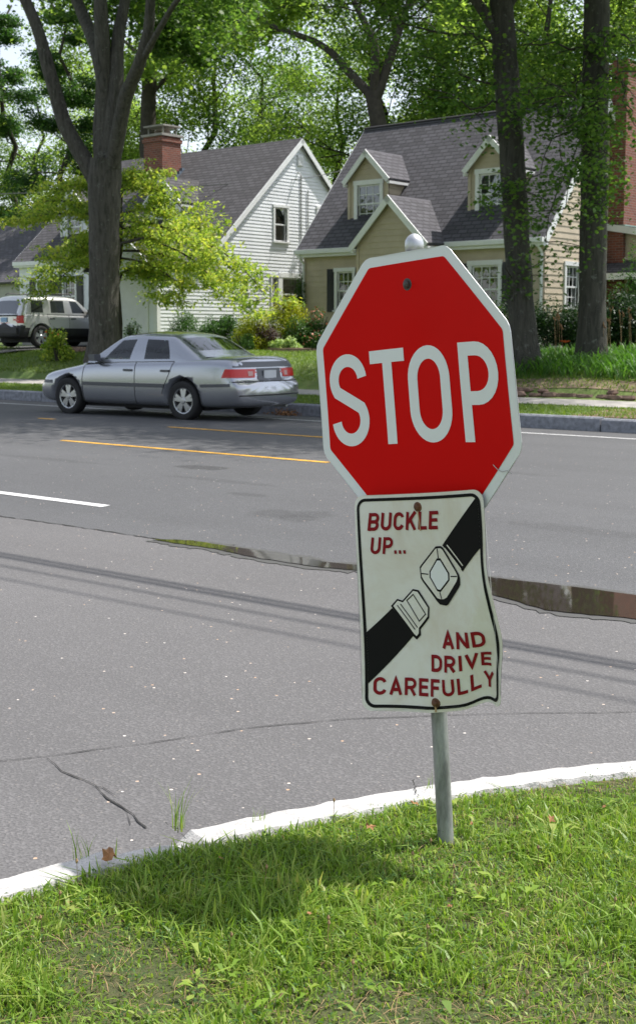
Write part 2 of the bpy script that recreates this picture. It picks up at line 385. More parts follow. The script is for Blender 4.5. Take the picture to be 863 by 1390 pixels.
def zroad(d):                        # straight between the rows of the road sheet, so that paint lies on it
    if d <= ZN[0]: return -.10
    for a, b in zip(ZN, ZN[1:]):
        if d <= b: return lerp(zroad0(a), zroad0(b), (d - a) / (b - a))
    return zroad0(17.42)
GUT = 6.43
def grid_sheet(rs, ds, zf, mi=0, m=None):
    m = m or MB(); base = len(m.v)
    for d in ds:
        for r in rs: m.v.append((r, d, zf(r, d)))
    n = len(rs)
    for j in range(len(ds) - 1):
        for i in range(n - 1):
            m.f.append((base + j * n + i, base + j * n + i + 1, base + (j + 1) * n + i + 1, base + (j + 1) * n + i)); m.m.append(mi); m.uv.append(None)
    return m
rng = random.Random(5)
wide = [-400, -200, -120, -80, -60, -50, -42, -36, -32, -28, -24, -20, -16, -12, -9, -6, -3, 0, 3, 6, 10, 15, 20, 30, 45, 70, 120, 400]
ds = [GUT, 6.7, 7, 7.3, 7.6, 8, 8.5, 9, 10, 11, 12, 13.5, 14.5, 15.5, 16.5, 17.42]
o = street(grid_sheet(wide, ds, lambda r, d: zroad(d)).build("main_road", M['asphalt'])); tag(o, kind='structure')
o = street(grid_sheet(wide, [-80, -40, -20, -10, -4, 0, 3, GUT], lambda r, d: zroad(d)).build("side_street", M['asphalt2'])); tag(o, kind='structure')
# far verge, sidewalk and lawns: one terrain sheet
ds = [17.55, 17.8, 18.2, 18.6, 19.15, 20.0, 20.7, 20.9, 21.0, 21.1, 21.4, 21.8, 22.2, 22.6, 23.2, 24, 25, 26, 27.5, 29, 31, 34, 40, 50, 60, 80, 110, 160, 250, 400]
fine_r = sorted(set(wide + [x * .5 for x in range(-80, 10)]))
def zfar(r, d):
    q = zt(d)
    if 20.8 < d < 29: q += .035 * math.sin(r * 1.7 + d) * math.sin(r * .63 + 1.3 * d)
    return q
o = street(grid_sheet(fine_r, ds, zfar).build("far_lawn_ground", M['lawn_far'], smooth=True)); tag(o, kind='structure')
o = street(grid_sheet([-400, -100, 0, 100, 400], [-400, -79.9], lambda r, d: -.12).build("ground_behind", M['lawn_far'])); tag(o, kind='structure')
m = grid_sheet([-120 + 1.5 * i for i in range(120)], [19.2, 20.66], lambda r, d: zt(d) + .012 + .004 * math.sin(r * 3))
o = street(m.build("sidewalk", M['concrete'])); tag(o, kind='structure')
# driveway with the SUV on it
m = grid_sheet([-35.0, -34, -32.8, -31.7], [17.56, 19.17], lambda r, d: zt(d) + .008)
grid_sheet([-35.0, -34, -32.8, -31.7], [20.70, 20.9, 21.0, 21.1, 21.8, 22.5, 24, 25, 26, 27.5, 28.9], lambda r, d: zt(d) + .05, m=m)
o = street(m.build("driveway", M['driveway'])); tag(o, kind='structure')
# far granite kerb in stones
m = MB()
r = -90.0
while r < 60:
    L = rng.uniform(1.6, 2.3); dz = rng.uniform(-.012, .012)
    a, b = r + .012, r + L - .012
    f = [(17.40, -.2), (17.415, .125 + dz), (17.44, .15 + dz), (17.56, .15 + dz), (17.56, -.2)]
    vs = [(a, *p) for p in f] + [(b, *p) for p in f]; n = 5
    m.add(vs, [(i, (i + 1) % n, n + (i + 1) % n, n + i) for i in range(n)] + [tuple(range(n - 1, -1, -1)), tuple(range(n, 2 * n))])
    r += L
o = street(m.build("far_kerb", M['granite'])); tag(o, kind='structure')
# broken stone edging between sidewalk and the raised lawn
m = MB()
def stone_block(m, c, sx, sy, sz, rng, rz=0):
    import itertools
    vs = []
    for z in (-1, 0, 1):
        for k in range(8):
            w = k * math.pi / 4 + rng.uniform(-.25, .25); q = (1 if z == 0 else .72) * rng.uniform(.8, 1.1)
            x, y = math.cos(w) * q * sx, math.sin(w) * q * sy
            vs.append((c[0] + x, c[1] + y, c[2] + z * sz * rng.uniform(.8, 1.05)))
    fs = [(z * 8 + k, z * 8 + (k + 1) % 8, (z + 1) * 8 + (k + 1) % 8, (z + 1) * 8 + k) for z in (0, 1) for k in range(8)]
    fs += [tuple(range(7, -1, -1)), tuple(range(16, 24))]
    m.add(vs, fs)
r = -16.0
while r < -2:
    L = rng.uniform(.10, .38)
    stone_block(m, (r, 20.93 + rng.uniform(-.04, .05), .27), L * .68, .09, rng.uniform(.04, .07), rng)
    if rng.random() < .6: stone_block(m, (r + .1, 21.02 + rng.uniform(-.04, .06), .35), L * .5, .08, rng.uniform(.03, .06), rng)
    r += L * rng.uniform(.7, 1.3)
o = street(m.build("stone_edging", M['stone'], smooth=False)); tag(o, "low broken reddish stone edging between the sidewalk and the raised lawn", "edging")
m = grid_sheet([-16 + i * .5 for i in range(29)], [21.12, 21.4, 21.75], lambda r, d: zt(d) + .035 * math.sin(r * 1.7 + d) * math.sin(r * .63 + 1.3 * d) + .012)
tag(street(m.build('bare_soil_strip', plain('bare_soil', (.19, .14, .09), .95, .4, 5, .5, 30))), kind='structure')
# brick apron patch by the kerb at the right
a = at_z(770, 563, .17); 
m = grid_sheet([a[0], a[0] + 1.1, a[0] + 2.4, a[0] + 6], [17.62, 18.9], lambda r, d: zt(d) + .01)
for i, f in enumerate(m.f): m.uv[i] = [(m.v[k][0], m.v[k][1]) for k in f]
o = street(m.build("brick_apron_paving", brick('apron_brick', 1, (.30, .15, .12), (.22, .12, .10), (.28, .22, .18)))); tag(o, kind='structure')

# near corner: kerb swept round the corner, lawn inside it
KC = (2.37, .88); KR = 5.20
def kerb_path(off=0.0, flip=False, step=3.0):
    R = KR - off; pts = []
    for d in (-60, -20, -8, -3, -1): pts.append((KC[0] - R, d))
    n = int(90 / step)
    for i in range(n + 1):
        w = math.pi - i * math.pi / 2 / n; pts.append((KC[0] + R * math.cos(w), KC[1] + R * math.sin(w)))
    for r in (4, 6, 9, 14, 25, 60, 200): pts.append((r, KC[1] + R))
    return pts
WIDTHSTREET = 16.6                                     # the far corner of the side street mirrors this one
def kerb_obj(mirror):
    m = MB(); prof = [(0, -.16), (.0, -.03), (.006, -.012), (.022, -.002), (.05, 0), (.09, .001), (.125, 0), (.135, -.02), (.135, -.16)]
    paths = [kerb_path(o_, step=.5) for o_, _ in prof]
    ph = at_z(232, 1130); w0 = math.degrees(math.atan2(ph[1] - KC[1], ph[0] - KC[0]))
    rr = random.Random(3)
    n = len(paths[0]); rows = []
    for i in range(n):
        row = []
        for k, (o_, z) in enumerate(prof):
            p = paths[k][i]; w = math.degrees(math.atan2(p[1] - KC[1], p[0] - KC[0])); x, y = p
            if not mirror and 0 < k < 8:
                dw = w - w0                                # +: towards the left of the picture
                if 0 < dw < 2.2 and abs(x) < 3:                  # a broken stretch
                    z = z - .018 * math.sin(min(1, dw / .3) * 1.57) * (1.3 - k / 8) - rr.uniform(0, .010)
                    x += rr.uniform(0, .012)
                if -.5 <= dw <= .25: z -= .03
            row.append((x, y, z + rr.uniform(-.004, .004)))
        rows.append(row)
    if mirror: rows = [[(-2.8 - 8.2 - (p[0] + 2.78), p[1], p[2]) for p in row] for row in rows]
    q = len(prof)
    m.add([p for row in rows for p in row], [(i * q + k, i * q + k + 1, (i + 1) * q + k + 1, (i + 1) * q + k) for i in range(n - 1) for k in range(q - 1)])
    o = street(m.build("near_kerb" if not mirror else "opposite_kerb", M['kerb'])); tag(o, kind='structure')
    pts = kerb_path(.11)
    if mirror: pts = [(-11.0 - (p[0] + 2.78), p[1]) for p in pts]
    pts += [(pts[-1][0], -60)] 
    m = MB(); m.face([(p[0], p[1], -.018) for p in (pts if mirror else pts[::-1])])
    o = street(m.build("near_lawn_ground" if not mirror else "opposite_lawn_ground", M['soil'] if not mirror else M['lawn_far'])); tag(o, kind='structure')
kerb_obj(False); kerb_obj(True)

for i, (a, b) in enumerate((((224, 1118), (252, 1140)), ((236, 1124), (244, 1128)), ((560, 1060), (566, 1082)))):
    A_, B_ = at_z(*a, 0), at_z(*b, 0); m = MB(); rr_ = random.Random(i); prev = None
    for k in range(13):
        t = k / 12; x, y = lerp(A_[0], B_[0], t) + rr_.uniform(-.004, .004), lerp(A_[1], B_[1], t) + rr_.uniform(-.004, .004); w = rr_.uniform(.0015, .004); cur = ((x - w, y, .0035), (x + w, y, .0035))
        if prev: m.face([prev[0], prev[1], cur[1], cur[0]])
        prev = cur
    tag(street(m.build("kerb_joint", M['crack'])), kind='structure')
# painted lines
def line(name, d, r0, r1, w, mat, z=.004):
    m = MB(); n = max(2, int((r1 - r0) / .25)); rr = random.Random(int(d * 10))
    for i in range(n):
        a, b = lerp(r0, r1, i / n), lerp(r0, r1, (i + 1) / n)
        m.face([(a, d - w / 2, zroad(d - w / 2) + z), (b, d - w / 2, zroad(d - w / 2) + z), (b, d + w / 2, zroad(d + w / 2) + z), (a, d + w / 2, zroad(d + w / 2) + z)])
    o = street(m.build(name, mat)); return tag(o, kind='structure')
line("yellow_lane_line", 10.84, at_z(83, 598)[0], at_z(446, 628)[0], .10, M['yellow'])
line("yellow_lane_line", 13.45, at_z(237, 579)[0], -7.95 - .3, .10, M['yellow'])
line("yellow_lane_line", 13.45, at_z(0, 571)[0] , at_z(46, 571)[0], .10, M['yellow'])
line("white_edge_line", 16.35, -90, 60, .10, M['whiteline'])
line("white_edge_line", 7.3, -90, at_z(133, 676)[0], .10, M['whiteline'])

# cracks and seams
def crackline(name, pts, wd, seed, jit=.02, z=.004, mat=None):
    rr = random.Random(seed); P = []
    for (a, b) in zip(pts, pts[1:]):
        L = math.dist(a, b); n = max(1, int(L / .06))
        for i in range(n): P.append((lerp(a[0], b[0], i / n), lerp(a[1], b[1], i / n)))
    P.append(pts[-1]); off = 0; m = MB(); prev = None
    for i, p in enumerate(P):
        q = P[min(i + 1, len(P) - 1)]; o_ = P[max(i - 1, 0)]
        t = Vector((q[0] - o_[0], q[1] - o_[1])).normalized(); nrm = Vector((-t.y, t.x))
        off = off * .7 + rr.uniform(-jit, jit); w = wd * rr.uniform(.15, 1.0)
        c = Vector(p) + nrm * off; a = c + nrm * w / 2; b = c - nrm * w / 2
        cur = ((a.x, a.y, zroad(a.y) + z), (b.x, b.y, zroad(b.y) + z))
        if prev: m.face([prev[1], cur[1], cur[0], prev[0]])
        prev = cur
    o = street(m.build(name, mat or M['crack'])); return tag(o, kind='structure')
pz = lambda px, py: at_z(px, py, -.1)[:2]
crackline("pavement_seam", [pz(-60, 1041), pz(66, 1028), pz(200, 1010), pz(330, 990), pz(480, 977), pz(640, 971), pz(863, 968), pz(1000, 968)], .007, 2, .005)
crackline("pavement_crack", [pz(66, 1030), pz(100, 1055), pz(128, 1068), pz(150, 1085), pz(178, 1108), pz(196, 1126)], .009, 4, .012)
crackline('pavement_crack', [pz(128, 1068), pz(140, 1070), pz(160, 1082)], .004, 14, .008)
crackline('pavement_crack', [pz(150, 1085), pz(166, 1104), pz(170, 1122)], .004, 15, .008)
crackline("gutter_seam", [(-40, GUT - .03), (-16, GUT - .02), (-6.5, GUT)], .03, 6, .015)
crackline("gutter_seam", [(-3, GUT + .02), (3, GUT), (30, GUT)], .02, 7, .015)
# puddles in the gutter and the damp rim round them
def blob(name, outline_px, mat, zoff, seed, grow=0.0, jit=.02):
    rr = random.Random(seed); base = [Vector(at_z(x, y, -.1)[:2]) for x, y in outline_px]
    c = sum(base, Vector((0, 0))) / len(base); P = []
    for a, b in zip(base, base[1:] + base[:1]):
        n = max(2, int((b - a).length / .05))
        for i in range(n):
            p = a.lerp(b, i / n); dv = Vector((0, 1 if p.y > GUT - .0 else -1)); P.append(p + dv * (grow * rr.uniform(.6, 1.3)) + Vector((rr.uniform(-jit, jit), rr.uniform(-jit, jit) * .6)))
    m = MB(); m.face([(p.x, p.y, -.1 + zoff) for p in P]); me = m.build(name, mat); bm = bmesh.new(); bm.from_mesh(me.data); bmesh.ops.triangulate(bm, faces=bm.faces[:]); bm.to_mesh(me.data); bm.free()
    street(me); return me
PL = [(205, 733), (260, 735), (330, 746), (400, 756), (440, 764), (500, 770), (560, 778), (560, 782), (500, 777), (430, 771), (350, 759), (290, 746), (240, 739)]
PR = [(640, 782), (680, 787), (740, 794), (800, 801), (863, 810), (960, 824), (960, 856), (863, 842), (800, 836), (740, 830), (700, 818), (660, 806)]
for i, (pts, lab) in enumerate(((PL, "long thin puddle along the gutter left of the sign"), (PR, "wide dark puddle in the gutter right of the sign"))):
    o = blob("damp_asphalt", pts, M['wet'], .004, 11 + i, .07, .035); tag(o, kind='structure')
    o = blob("puddle", pts, M['water'], .0085, 21 + i, 0, .012); tag(o, kind='structure')
# dark oil-like stains near the middle of the road
def stain(cx, cy, rx, ry, seed):
    rr = random.Random(seed); c = at_z(cx, cy, zroad(at_z(cx, cy)[1])); m = MB()
    for k in range(14):
        w0 = rr.uniform(0, 6.28); q = rr.uniform(0, .9); x = c[0] + rx * q * math.cos(w0); y = c[1] + ry * q * math.sin(w0); s = rr.uniform(.12, .4)
        m.face([(x + s * rx * .6 * rr.uniform(.6, 1.2) * math.cos(j * .7), y + s * ry * rr.uniform(.6, 1.2) * math.sin(j * .7), zroad(y) + .004 + k * .0005) for j in range(9)])
    tag(street(m.build("road_stain", M['wet_dark'])), kind='structure')
M['wet_dark'] = plain('old_stain', (.09, .088, .088), .85, .25, 9)

# overhead cables above the road (their shadows cross the side street)
for i, (d, h, rad) in enumerate(((8.45, 6.5, .024), (8.62, 6.68, .022), (8.5, 6.95, .014), (8.4, 7.3, .012))):
    m = MB(); pts = []
    for k in range(61):
        r = -75 + k * 2.5; s = ((r + 15) % 45) / 45; pts.append((r, d, h - 1.1 * 4 * s * (1 - s) * .35 + (.2 if i > 1 else .12)))
    m.tube(pts, rad, 6)
    o = street(m.build("overhead_cable", M['cable'])); tag(o, ["lowest thick overhead cable along the road", "second thick overhead cable just above the lowest", "thin overhead cable above the two thick ones", "topmost thin overhead cable along the road"][i], "cable", "overhead cables along the road")

# ------------------------------------------------------------------ near grass
def in_lawn(r, d, off=.10):
    R = KR - off
    ins = (d < KC[1] + R) & (r > KC[0] - R)
    return ins & ~((r < KC[0]) & (d > KC[1]) & ((r - KC[0]) ** 2 + (d - KC[1]) ** 2 > R * R))
def grass_blades(name, n, xlim, ylim, wr, hr, lean, seed, mat, zf=None, inside=None, hmod=None, wscale=1.0):
    g = np.random.default_rng(seed); x = g.uniform(*xlim, n); y = g.uniform(*ylim, n)
    if inside is not None: k = inside(x, y); x = x[k]; y = y[k]
    if hmod is not None:
        keep = g.random(len(x)) < np.clip(hmod(x, y) * 1.2, .15, 1); x = x[keep]; y = y[keep]
    n = len(x); h = g.uniform(*hr, n) * (hmod(x, y) if hmod is not None else 1); w = g.uniform(*wr, n) * .5
    az = g.uniform(0, 2 * np.pi, n); ln = np.abs(g.normal(0, lean, n)) + .12; fa = az + g.normal(1.57, .5, n)
    z0 = zf(x, y) if zf is not None else np.full(n, -.018)
    V = np.zeros((n, 6, 3)); dx, dy = np.cos(az), np.sin(az); wx, wy = np.cos(fa), np.sin(fa)
    for i, (t, ws) in enumerate(((0, .8), (.55, 1.0), (1.0, .12))):
        bend = ln * h * t * t; zz = h * (t - .35 * np.minimum(ln, 1.6) * t * t)
        for s, sg in enumerate((-1, 1)):
            V[:, i * 2 + s, 0] = x + dx * bend + wx * w * ws * sg; V[:, i * 2 + s, 1] = y + dy * bend + wy * w * ws * sg; V[:, i * 2 + s, 2] = z0 + zz
    b = np.arange(n)[:, None] * 6
    Fc = np.concatenate([b + np.array([[0, 1, 3, 2]]), b + np.array([[2, 3, 5, 4]])])
    return np_mesh(name, V.reshape(-1, 3), Fc, mat)
c_, s_ = math.cos(TH), math.sin(TH)
def wlawn(off): return lambda x, y: in_lawn(x * Rv.x + y * Rv.y, x * Nv.x + y * Nv.y, off)
gn = np.random.default_rng(77); BL = [(gn.uniform(-1.6, 1.8), gn.uniform(1.9, 4.4), gn.uniform(.06, .22), gn.uniform(-.6, .75)) for _ in range(110)]
def hm(x, y):
    q = np.full(len(x), .62)
    for (a, b, s, k) in BL: q += k * np.exp(-((x - a) ** 2 + (y - b) ** 2) / (s * s))
    r = x * Rv.x + y * Rv.y; d = x * Nv.x + y * Nv.y; e = KR - np.hypot(r - KC[0], d - KC[1])
    q += .2 * np.exp(-((e - .4) / .3) ** 2) - .25 * np.exp(-((e - .1) / .06) ** 2); q += .5 * np.exp(-((x + .25) ** 2 + (y - 3.25) ** 2) / .12)
    q -= .15 * sst_np(2.9, 2.4, y)
    return np.clip(q, .30, 1.5)
def sst_np(a, b, x):
    t = np.clip((x - a) / (b - a), 0, 1); return t * t * (3 - 2 * t)
o = grass_blades("grass", 140000, (-1.5, 1.6), (2.1, 4.45), (.0022, .0045), (.020, .052), .75, 1, M['grass'], inside=wlawn(.10), hmod=hm); tag(o, kind='stuff')
o = grass_blades("crab_grass", 11000, (-1.5, 1.6), (2.1, 4.45), (.005, .0085), (.035, .08), 1.0, 2, M['grass'], inside=wlawn(.125), hmod=hm); tag(o, kind='stuff')
o = grass_blades("dead_grass", 12000, (-1.5, 1.6), (2.1, 4.45), (.001, .002), (.012, .032), 2.0, 3, M['straw'], inside=wlawn(.11)); tag(o, kind='stuff')
o = grass_blades("grass", 60000, (-4.5, 6.0), (-1.0, 4.6), (.004, .008), (.03, .07), .8, 4, M['grass'], inside=lambda x, y: wlawn(.11)(x, y) & ~((x > -1.5) & (x < 1.6) & (y > 2.1) & (y < 4.45)) & (np.hypot(x, y) > 1.0)); tag(o, kind='stuff')
# broad-leaved weeds and clover
def weeds(name, n, seed, mat, size, zr, rad, k=7, hm_=None):
    g = np.random.default_rng(seed); V = []; Fc = []
    x = g.uniform(-1.5, 1.6, n); y = g.uniform(2.1, 4.4, n); kk = wlawn(.16)(x, y); x = x[kk]; y = y[kk]
    for a, b in zip(x, y):
        for j in range(g.integers(3, k)):
            w = g.uniform(0, 6.28); L = g.uniform(*size); wd = L * g.uniform(.3, .5); z = g.uniform(*zr); rr_ = g.uniform(0, rad); cx, cy = a + rr_ * math.cos(w), b + rr_ * math.sin(w)
            dx, dy = math.cos(w), math.sin(w); up = g.uniform(.05, .6) * L
            i = len(V); V += [(cx, cy, z), (cx + dx * L * .5 - dy * wd * .5, cy + dy * L * .5 + dx * wd * .5, z + up * .8), (cx + dx * L, cy + dy * L, z + up * .5), (cx + dx * L * .5 + dy * wd * .5, cy + dy * L * .5 - dx * wd * .5, z + up * .8)]
            Fc.append((i, i + 1, i + 2, i + 3))
    return tag(np_mesh(name, V, Fc, mat), kind='stuff')
weeds("clover", 1700, 5, M['l_mid'], (.008, .016), (.0, .03), .02)
weeds("lawn_weeds", 260, 6, M['grass'], (.02, .045), (-.01, .015), .01, 8)
# seed stalks
m = MB(); rr = random.Random(8)
for k in range(46):
    x, y = rr.uniform(-1.2, 1.3), rr.uniform(2.5, 4.2)
    if not wlawn(.15)(np.array([x]), np.array([y]))[0]: continue
    h = rr.uniform(.035, .07); lx, ly = rr.uniform(-.01, .01), rr.uniform(-.01, .01)
    m.tube([(x, y, -.02), (x + lx, y + ly, h * .6), (x + lx * 1.5, y + ly * 1.5, h)], .0008, 4)
    m.tube([(x + lx * 1.5, y + ly * 1.5, h - .003), (x + lx * 1.5, y + ly * 1.5, h + .003), (x + lx * 1.5, y + ly * 1.5, h + .009)], [.002, .0045, .0015], 6)
tag(m.build("seed_stalks", M['straw']), kind='stuff')
# taller tufts standing up in front of the kerb
def tuft(px, py, n, h, seed, label):
    rr = random.Random(seed); b = at_z(px, py, -.02); p = W(*b); m = MB()
    for k in range(n):
        w = rr.uniform(0, 6.28); L = h * rr.uniform(.5, 1); ln = rr.uniform(.1, .6) * L; q = Vector((math.cos(w), math.sin(w), 0)); s = Vector((-q.y, q.x, 0)); b0 = Vector((rr.uniform(-.02, .02), rr.uniform(-.02, .02), 0)); wd = rr.uniform(.0015, .003)
        ps = [b0 + q * ln * t * t + Vector((0, 0, L * t)) for t in (0, .35, .7, 1)]
        for i in range(3):
            wa, wb = wd * (1 - i / 3.2), wd * (1 - (i + 1) / 3.2)
            m.face([ps[i] - s * wa, ps[i] + s * wa, ps[i + 1] + s * wb, ps[i + 1] - s * wb])
    o = m.build("grass_tuft", M['grass']); o.location = p; tag(o, label, "grass tuft", "tall grass tufts along the near kerb")
tuft(243, 1128, 16, .16, 1, "wispy grass tuft standing tall beside the break in the kerb")
tuft(110, 1172, 9, .10, 2, "small grass tuft beside the left end of the near kerb")
tuft(585, 1080, 5, .09, 3, "few bright blades sticking up just left of the sign post")
tuft(350, 1122, 8, .08, 4, "short grass tuft against the middle of the near kerb")
# dry leaves
def dryleaf(px, py, s, seed, label, group=None, z=.035, name="dry_leaf"):
    rr = random.Random(seed); b = W(*at_z(px, py, z)); m = MB(); n = 11; pts = []
    for j in range(n):
        w = 6.283 * j / n; q = s * (1 if j % 2 else .62) * rr.uniform(.8, 1.1); pts.append(Vector((math.cos(w) * q, math.sin(w) * q * .7, rr.uniform(-.25, .35) * s)))
    for j in range(n): m.face([Vector((0, 0, 0)), pts[j], pts[(j + 1) % n]])
    o = m.build(name, M['dry_leaf']); o.location = b; o.rotation_euler = (rr.uniform(-.6, .6), rr.uniform(-.6, .6), rr.uniform(0, 6)); tag(o, label, "leaf", group)
dryleaf(148, 1160, .034, 1, "curled brown dry leaf lying against the kerb at left")
dryleaf(502, 1122, .020, 2, "bright tan dry leaf lying in the grass left of the post")
dryleaf(562, 1090, .020, 3, "pale brown dry leaf beside the kerb near the post")
dryleaf(748, 1112, .018, 4, "small brown dry leaf lying right of the post")
for i, (x, y) in enumerate(((300, 1165), (640, 1118), (820, 1095), (420, 1240), (95, 1225), (610, 1230))):
    dryleaf(x, y, .009, 10 + i, "tiny brown leaf scrap lying in the near grass", "tiny leaf scraps in the near grass", .03, "leaf_scrap")

# ------------------------------------------------------------------ the stop sign
def euler3(yaw, roll, tilt):
    return Matrix.Rotation(yaw, 3, 'Z') @ Matrix.Rotation(tilt, 3, 'X') @ Matrix(((math.cos(roll), 0, math.sin(roll)), (0, 1, 0), (-math.sin(roll), 0, math.cos(roll))))
RECT = [0.3045*.996, 3.4919*.996, 0.6737*.996+.0056, -0.7942, -0.1148, 0.0536, 0.5023, -0.0, -0.0003, 0.0029, -0.0012, 0.0001, 0.0003, 0.0, 0.0038, 0.0, 0.0026, -0.0009, -0.003, 0.0001, 0.0033, 0.0004, -0.0258, 0.0037, -0.0163, 0.0094, 0.0264, -0.0107, 0.0096]
OCT = [0.2656, 3.5209, 1.2536, -0.8603, -0.0827, 0.0443, 0.0, -0.0, -0.0003, -0.0001, -0.0, -0.0001, -0.0004, 0.0, -0.0002, -0.0001, -0.0024, -0.0018, -0.0016, 0.0001, -0.0003, 0.0002, -0.0082, -0.0047, 0.0007, -0.0009, -0.0012, 0.0036, 0.0027]
def plate_map(X):
    c = Vector(X[:3]); R3 = euler3(*X[3:6]); ph = X[6]
    a = (-.02, -.3048); b = (.2286, .06); L = math.dist(a, b); n = ((b[1] - a[1]) / L, -(b[0] - a[0]) / L)
    def f(u, v, w=0.0):
        t = (u - a[0]) * n[0] + (v - a[1]) * n[1]; tt = (t + math.sqrt(t * t + .000144)) / 2
        U, V = u / .23, v / .3; P = [1, U, V, U * U, U * V, V * V, U ** 3, U * U * V, U * V * V, V ** 3]
        q = tt * (math.cos(ph) - 1); bk = tt * math.sin(ph)
        du = sum(x * y for x, y in zip(X[7:13], P)); dv = sum(x * y for x, y in zip(X[13:19], P)); dw = sum(x * y for x, y in zip(X[19:29], P))
        if ph > .01:                                           # the knocked corner
            k = sst(-.08, -.26, v); e = math.exp(-((u - .165) / .05) ** 2); dv += .018 * e * k; dw += .012 * e * k - .012 * sst(.175, .2286, u) * k; dv -= .004 * sst(.19, .2286, u) * k
            du += .010 * math.exp(-((v + .12) / .07) ** 2) * sst(.0, .2286, u) - .008 * math.exp(-((v - .1) / .08) ** 2) * sst(.05, .2286, u)
        if ph < .01: dw += .0035 * math.exp(-((u - .06) ** 2 + (v - .12) ** 2) / .006) 
        return c + R3 @ Vector((u + n[0] * q + du, bk + dw + w, v + n[1] * q + dv))
    return f
rect = plate_map(RECT); octo = plate_map(OCT)

def flat_shape(m, loops, f, w, cell=.009):
    """fill a polygon (first loop) drawn on a plate, cut fine enough to follow the plate's bends"""
    bm = bmesh.new(); vs = [bm.verts.new((p[0], p[1], 0)) for p in loops]; bm.faces.new(vs)
    us = [p[0] for p in loops]; vv = [p[1] for p in loops]
    for ax, lo, hi in ((0, min(us), max(us)), (1, min(vv), max(vv))):
        k = math.ceil(lo / cell)
        while k * cell < hi:
            if k * cell > lo + 1e-5:
                co = (k * cell, 0, 0) if ax == 0 else (0, k * cell, 0); no = (1, 0, 0) if ax == 0 else (0, 1, 0)
                bmesh.ops.bisect_plane(bm, geom=bm.verts[:] + bm.edges[:] + bm.faces[:], plane_co=co, plane_no=no, dist=1e-6)
            k += 1
    bmesh.ops.triangulate(bm, faces=[q for q in bm.faces if len(q.verts) > 4])
    bm.verts.index_update(); m.add([f(v.co.x, v.co.y, w) for v in bm.verts], [tuple(v.index for v in q.verts) for q in bm.faces]); bm.free()
def ribbon(m, pts, wd, f, w, closed=False, cap=0.0):
    pts = [Vector(p) for p in pts]; P = [pts[0]]
    seq = pts + ([pts[0]] if closed else [])
    for a, b in zip(seq, seq[1:]):
        n = max(1, int((b - a).length / .012))
        for i in range(1, n + 1): P.append(a.lerp(b, i / n))
    if closed: P = P[:-1]
    P = [p for i, p in enumerate(P) if i == 0 or (p - P[i - 1]).length > 1e-5]
    if closed and (P[0] - P[-1]).length < 1e-5: P = P[:-1]
    k = len(P); L = []; R_ = []
    for i in range(k):
        a = P[i - 1] if (closed or i > 0) else P[i]; b = P[(i + 1) % k] if (closed or i < k - 1) else P[i]
        t1 = (P[i] - a); t2 = (b - P[i]); t1 = t1.normalized() if t1.length > 1e-9 else t2.normalized(); t2 = t2.normalized() if t2.length > 1e-9 else t1
        t = (t1 + t2).normalized(); nr = Vector((-t.y, t.x)); c = max(.5, nr.dot(Vector((-t1.y, t1.x)))); o = nr * (wd / 2 / c)
        L.append(P[i] + o); R_.append(P[i] - o)
    vs = [f(p.x, p.y, w) for p in L] + [f(p.x, p.y, w) for p in R_]
    m.add(vs, [(i, (i + 1) % k, k + (i + 1) % k, k + i)[::-1] for i in range(k if closed else k - 1)])
def arc(cx, cy, rx, ry, a0, a1, n=12): return [(cx + rx * math.cos(math.radians(lerp(a0, a1, i / n))), cy + ry * math.sin(math.radians(lerp(a0, a1, i / n)))) for i in range(n + 1)]
def rrect(x0, x1, y0, y1, r, n=8):
    return arc(x1 - r, y1 - r, r, r, 0, 90, n) + arc(x0 + r, y1 - r, r, r, 90, 180, n) + arc(x0 + r, y0 + r, r, r, 180, 270, n) + arc(x1 - r, y0 + r, r, r, 270, 360, n)
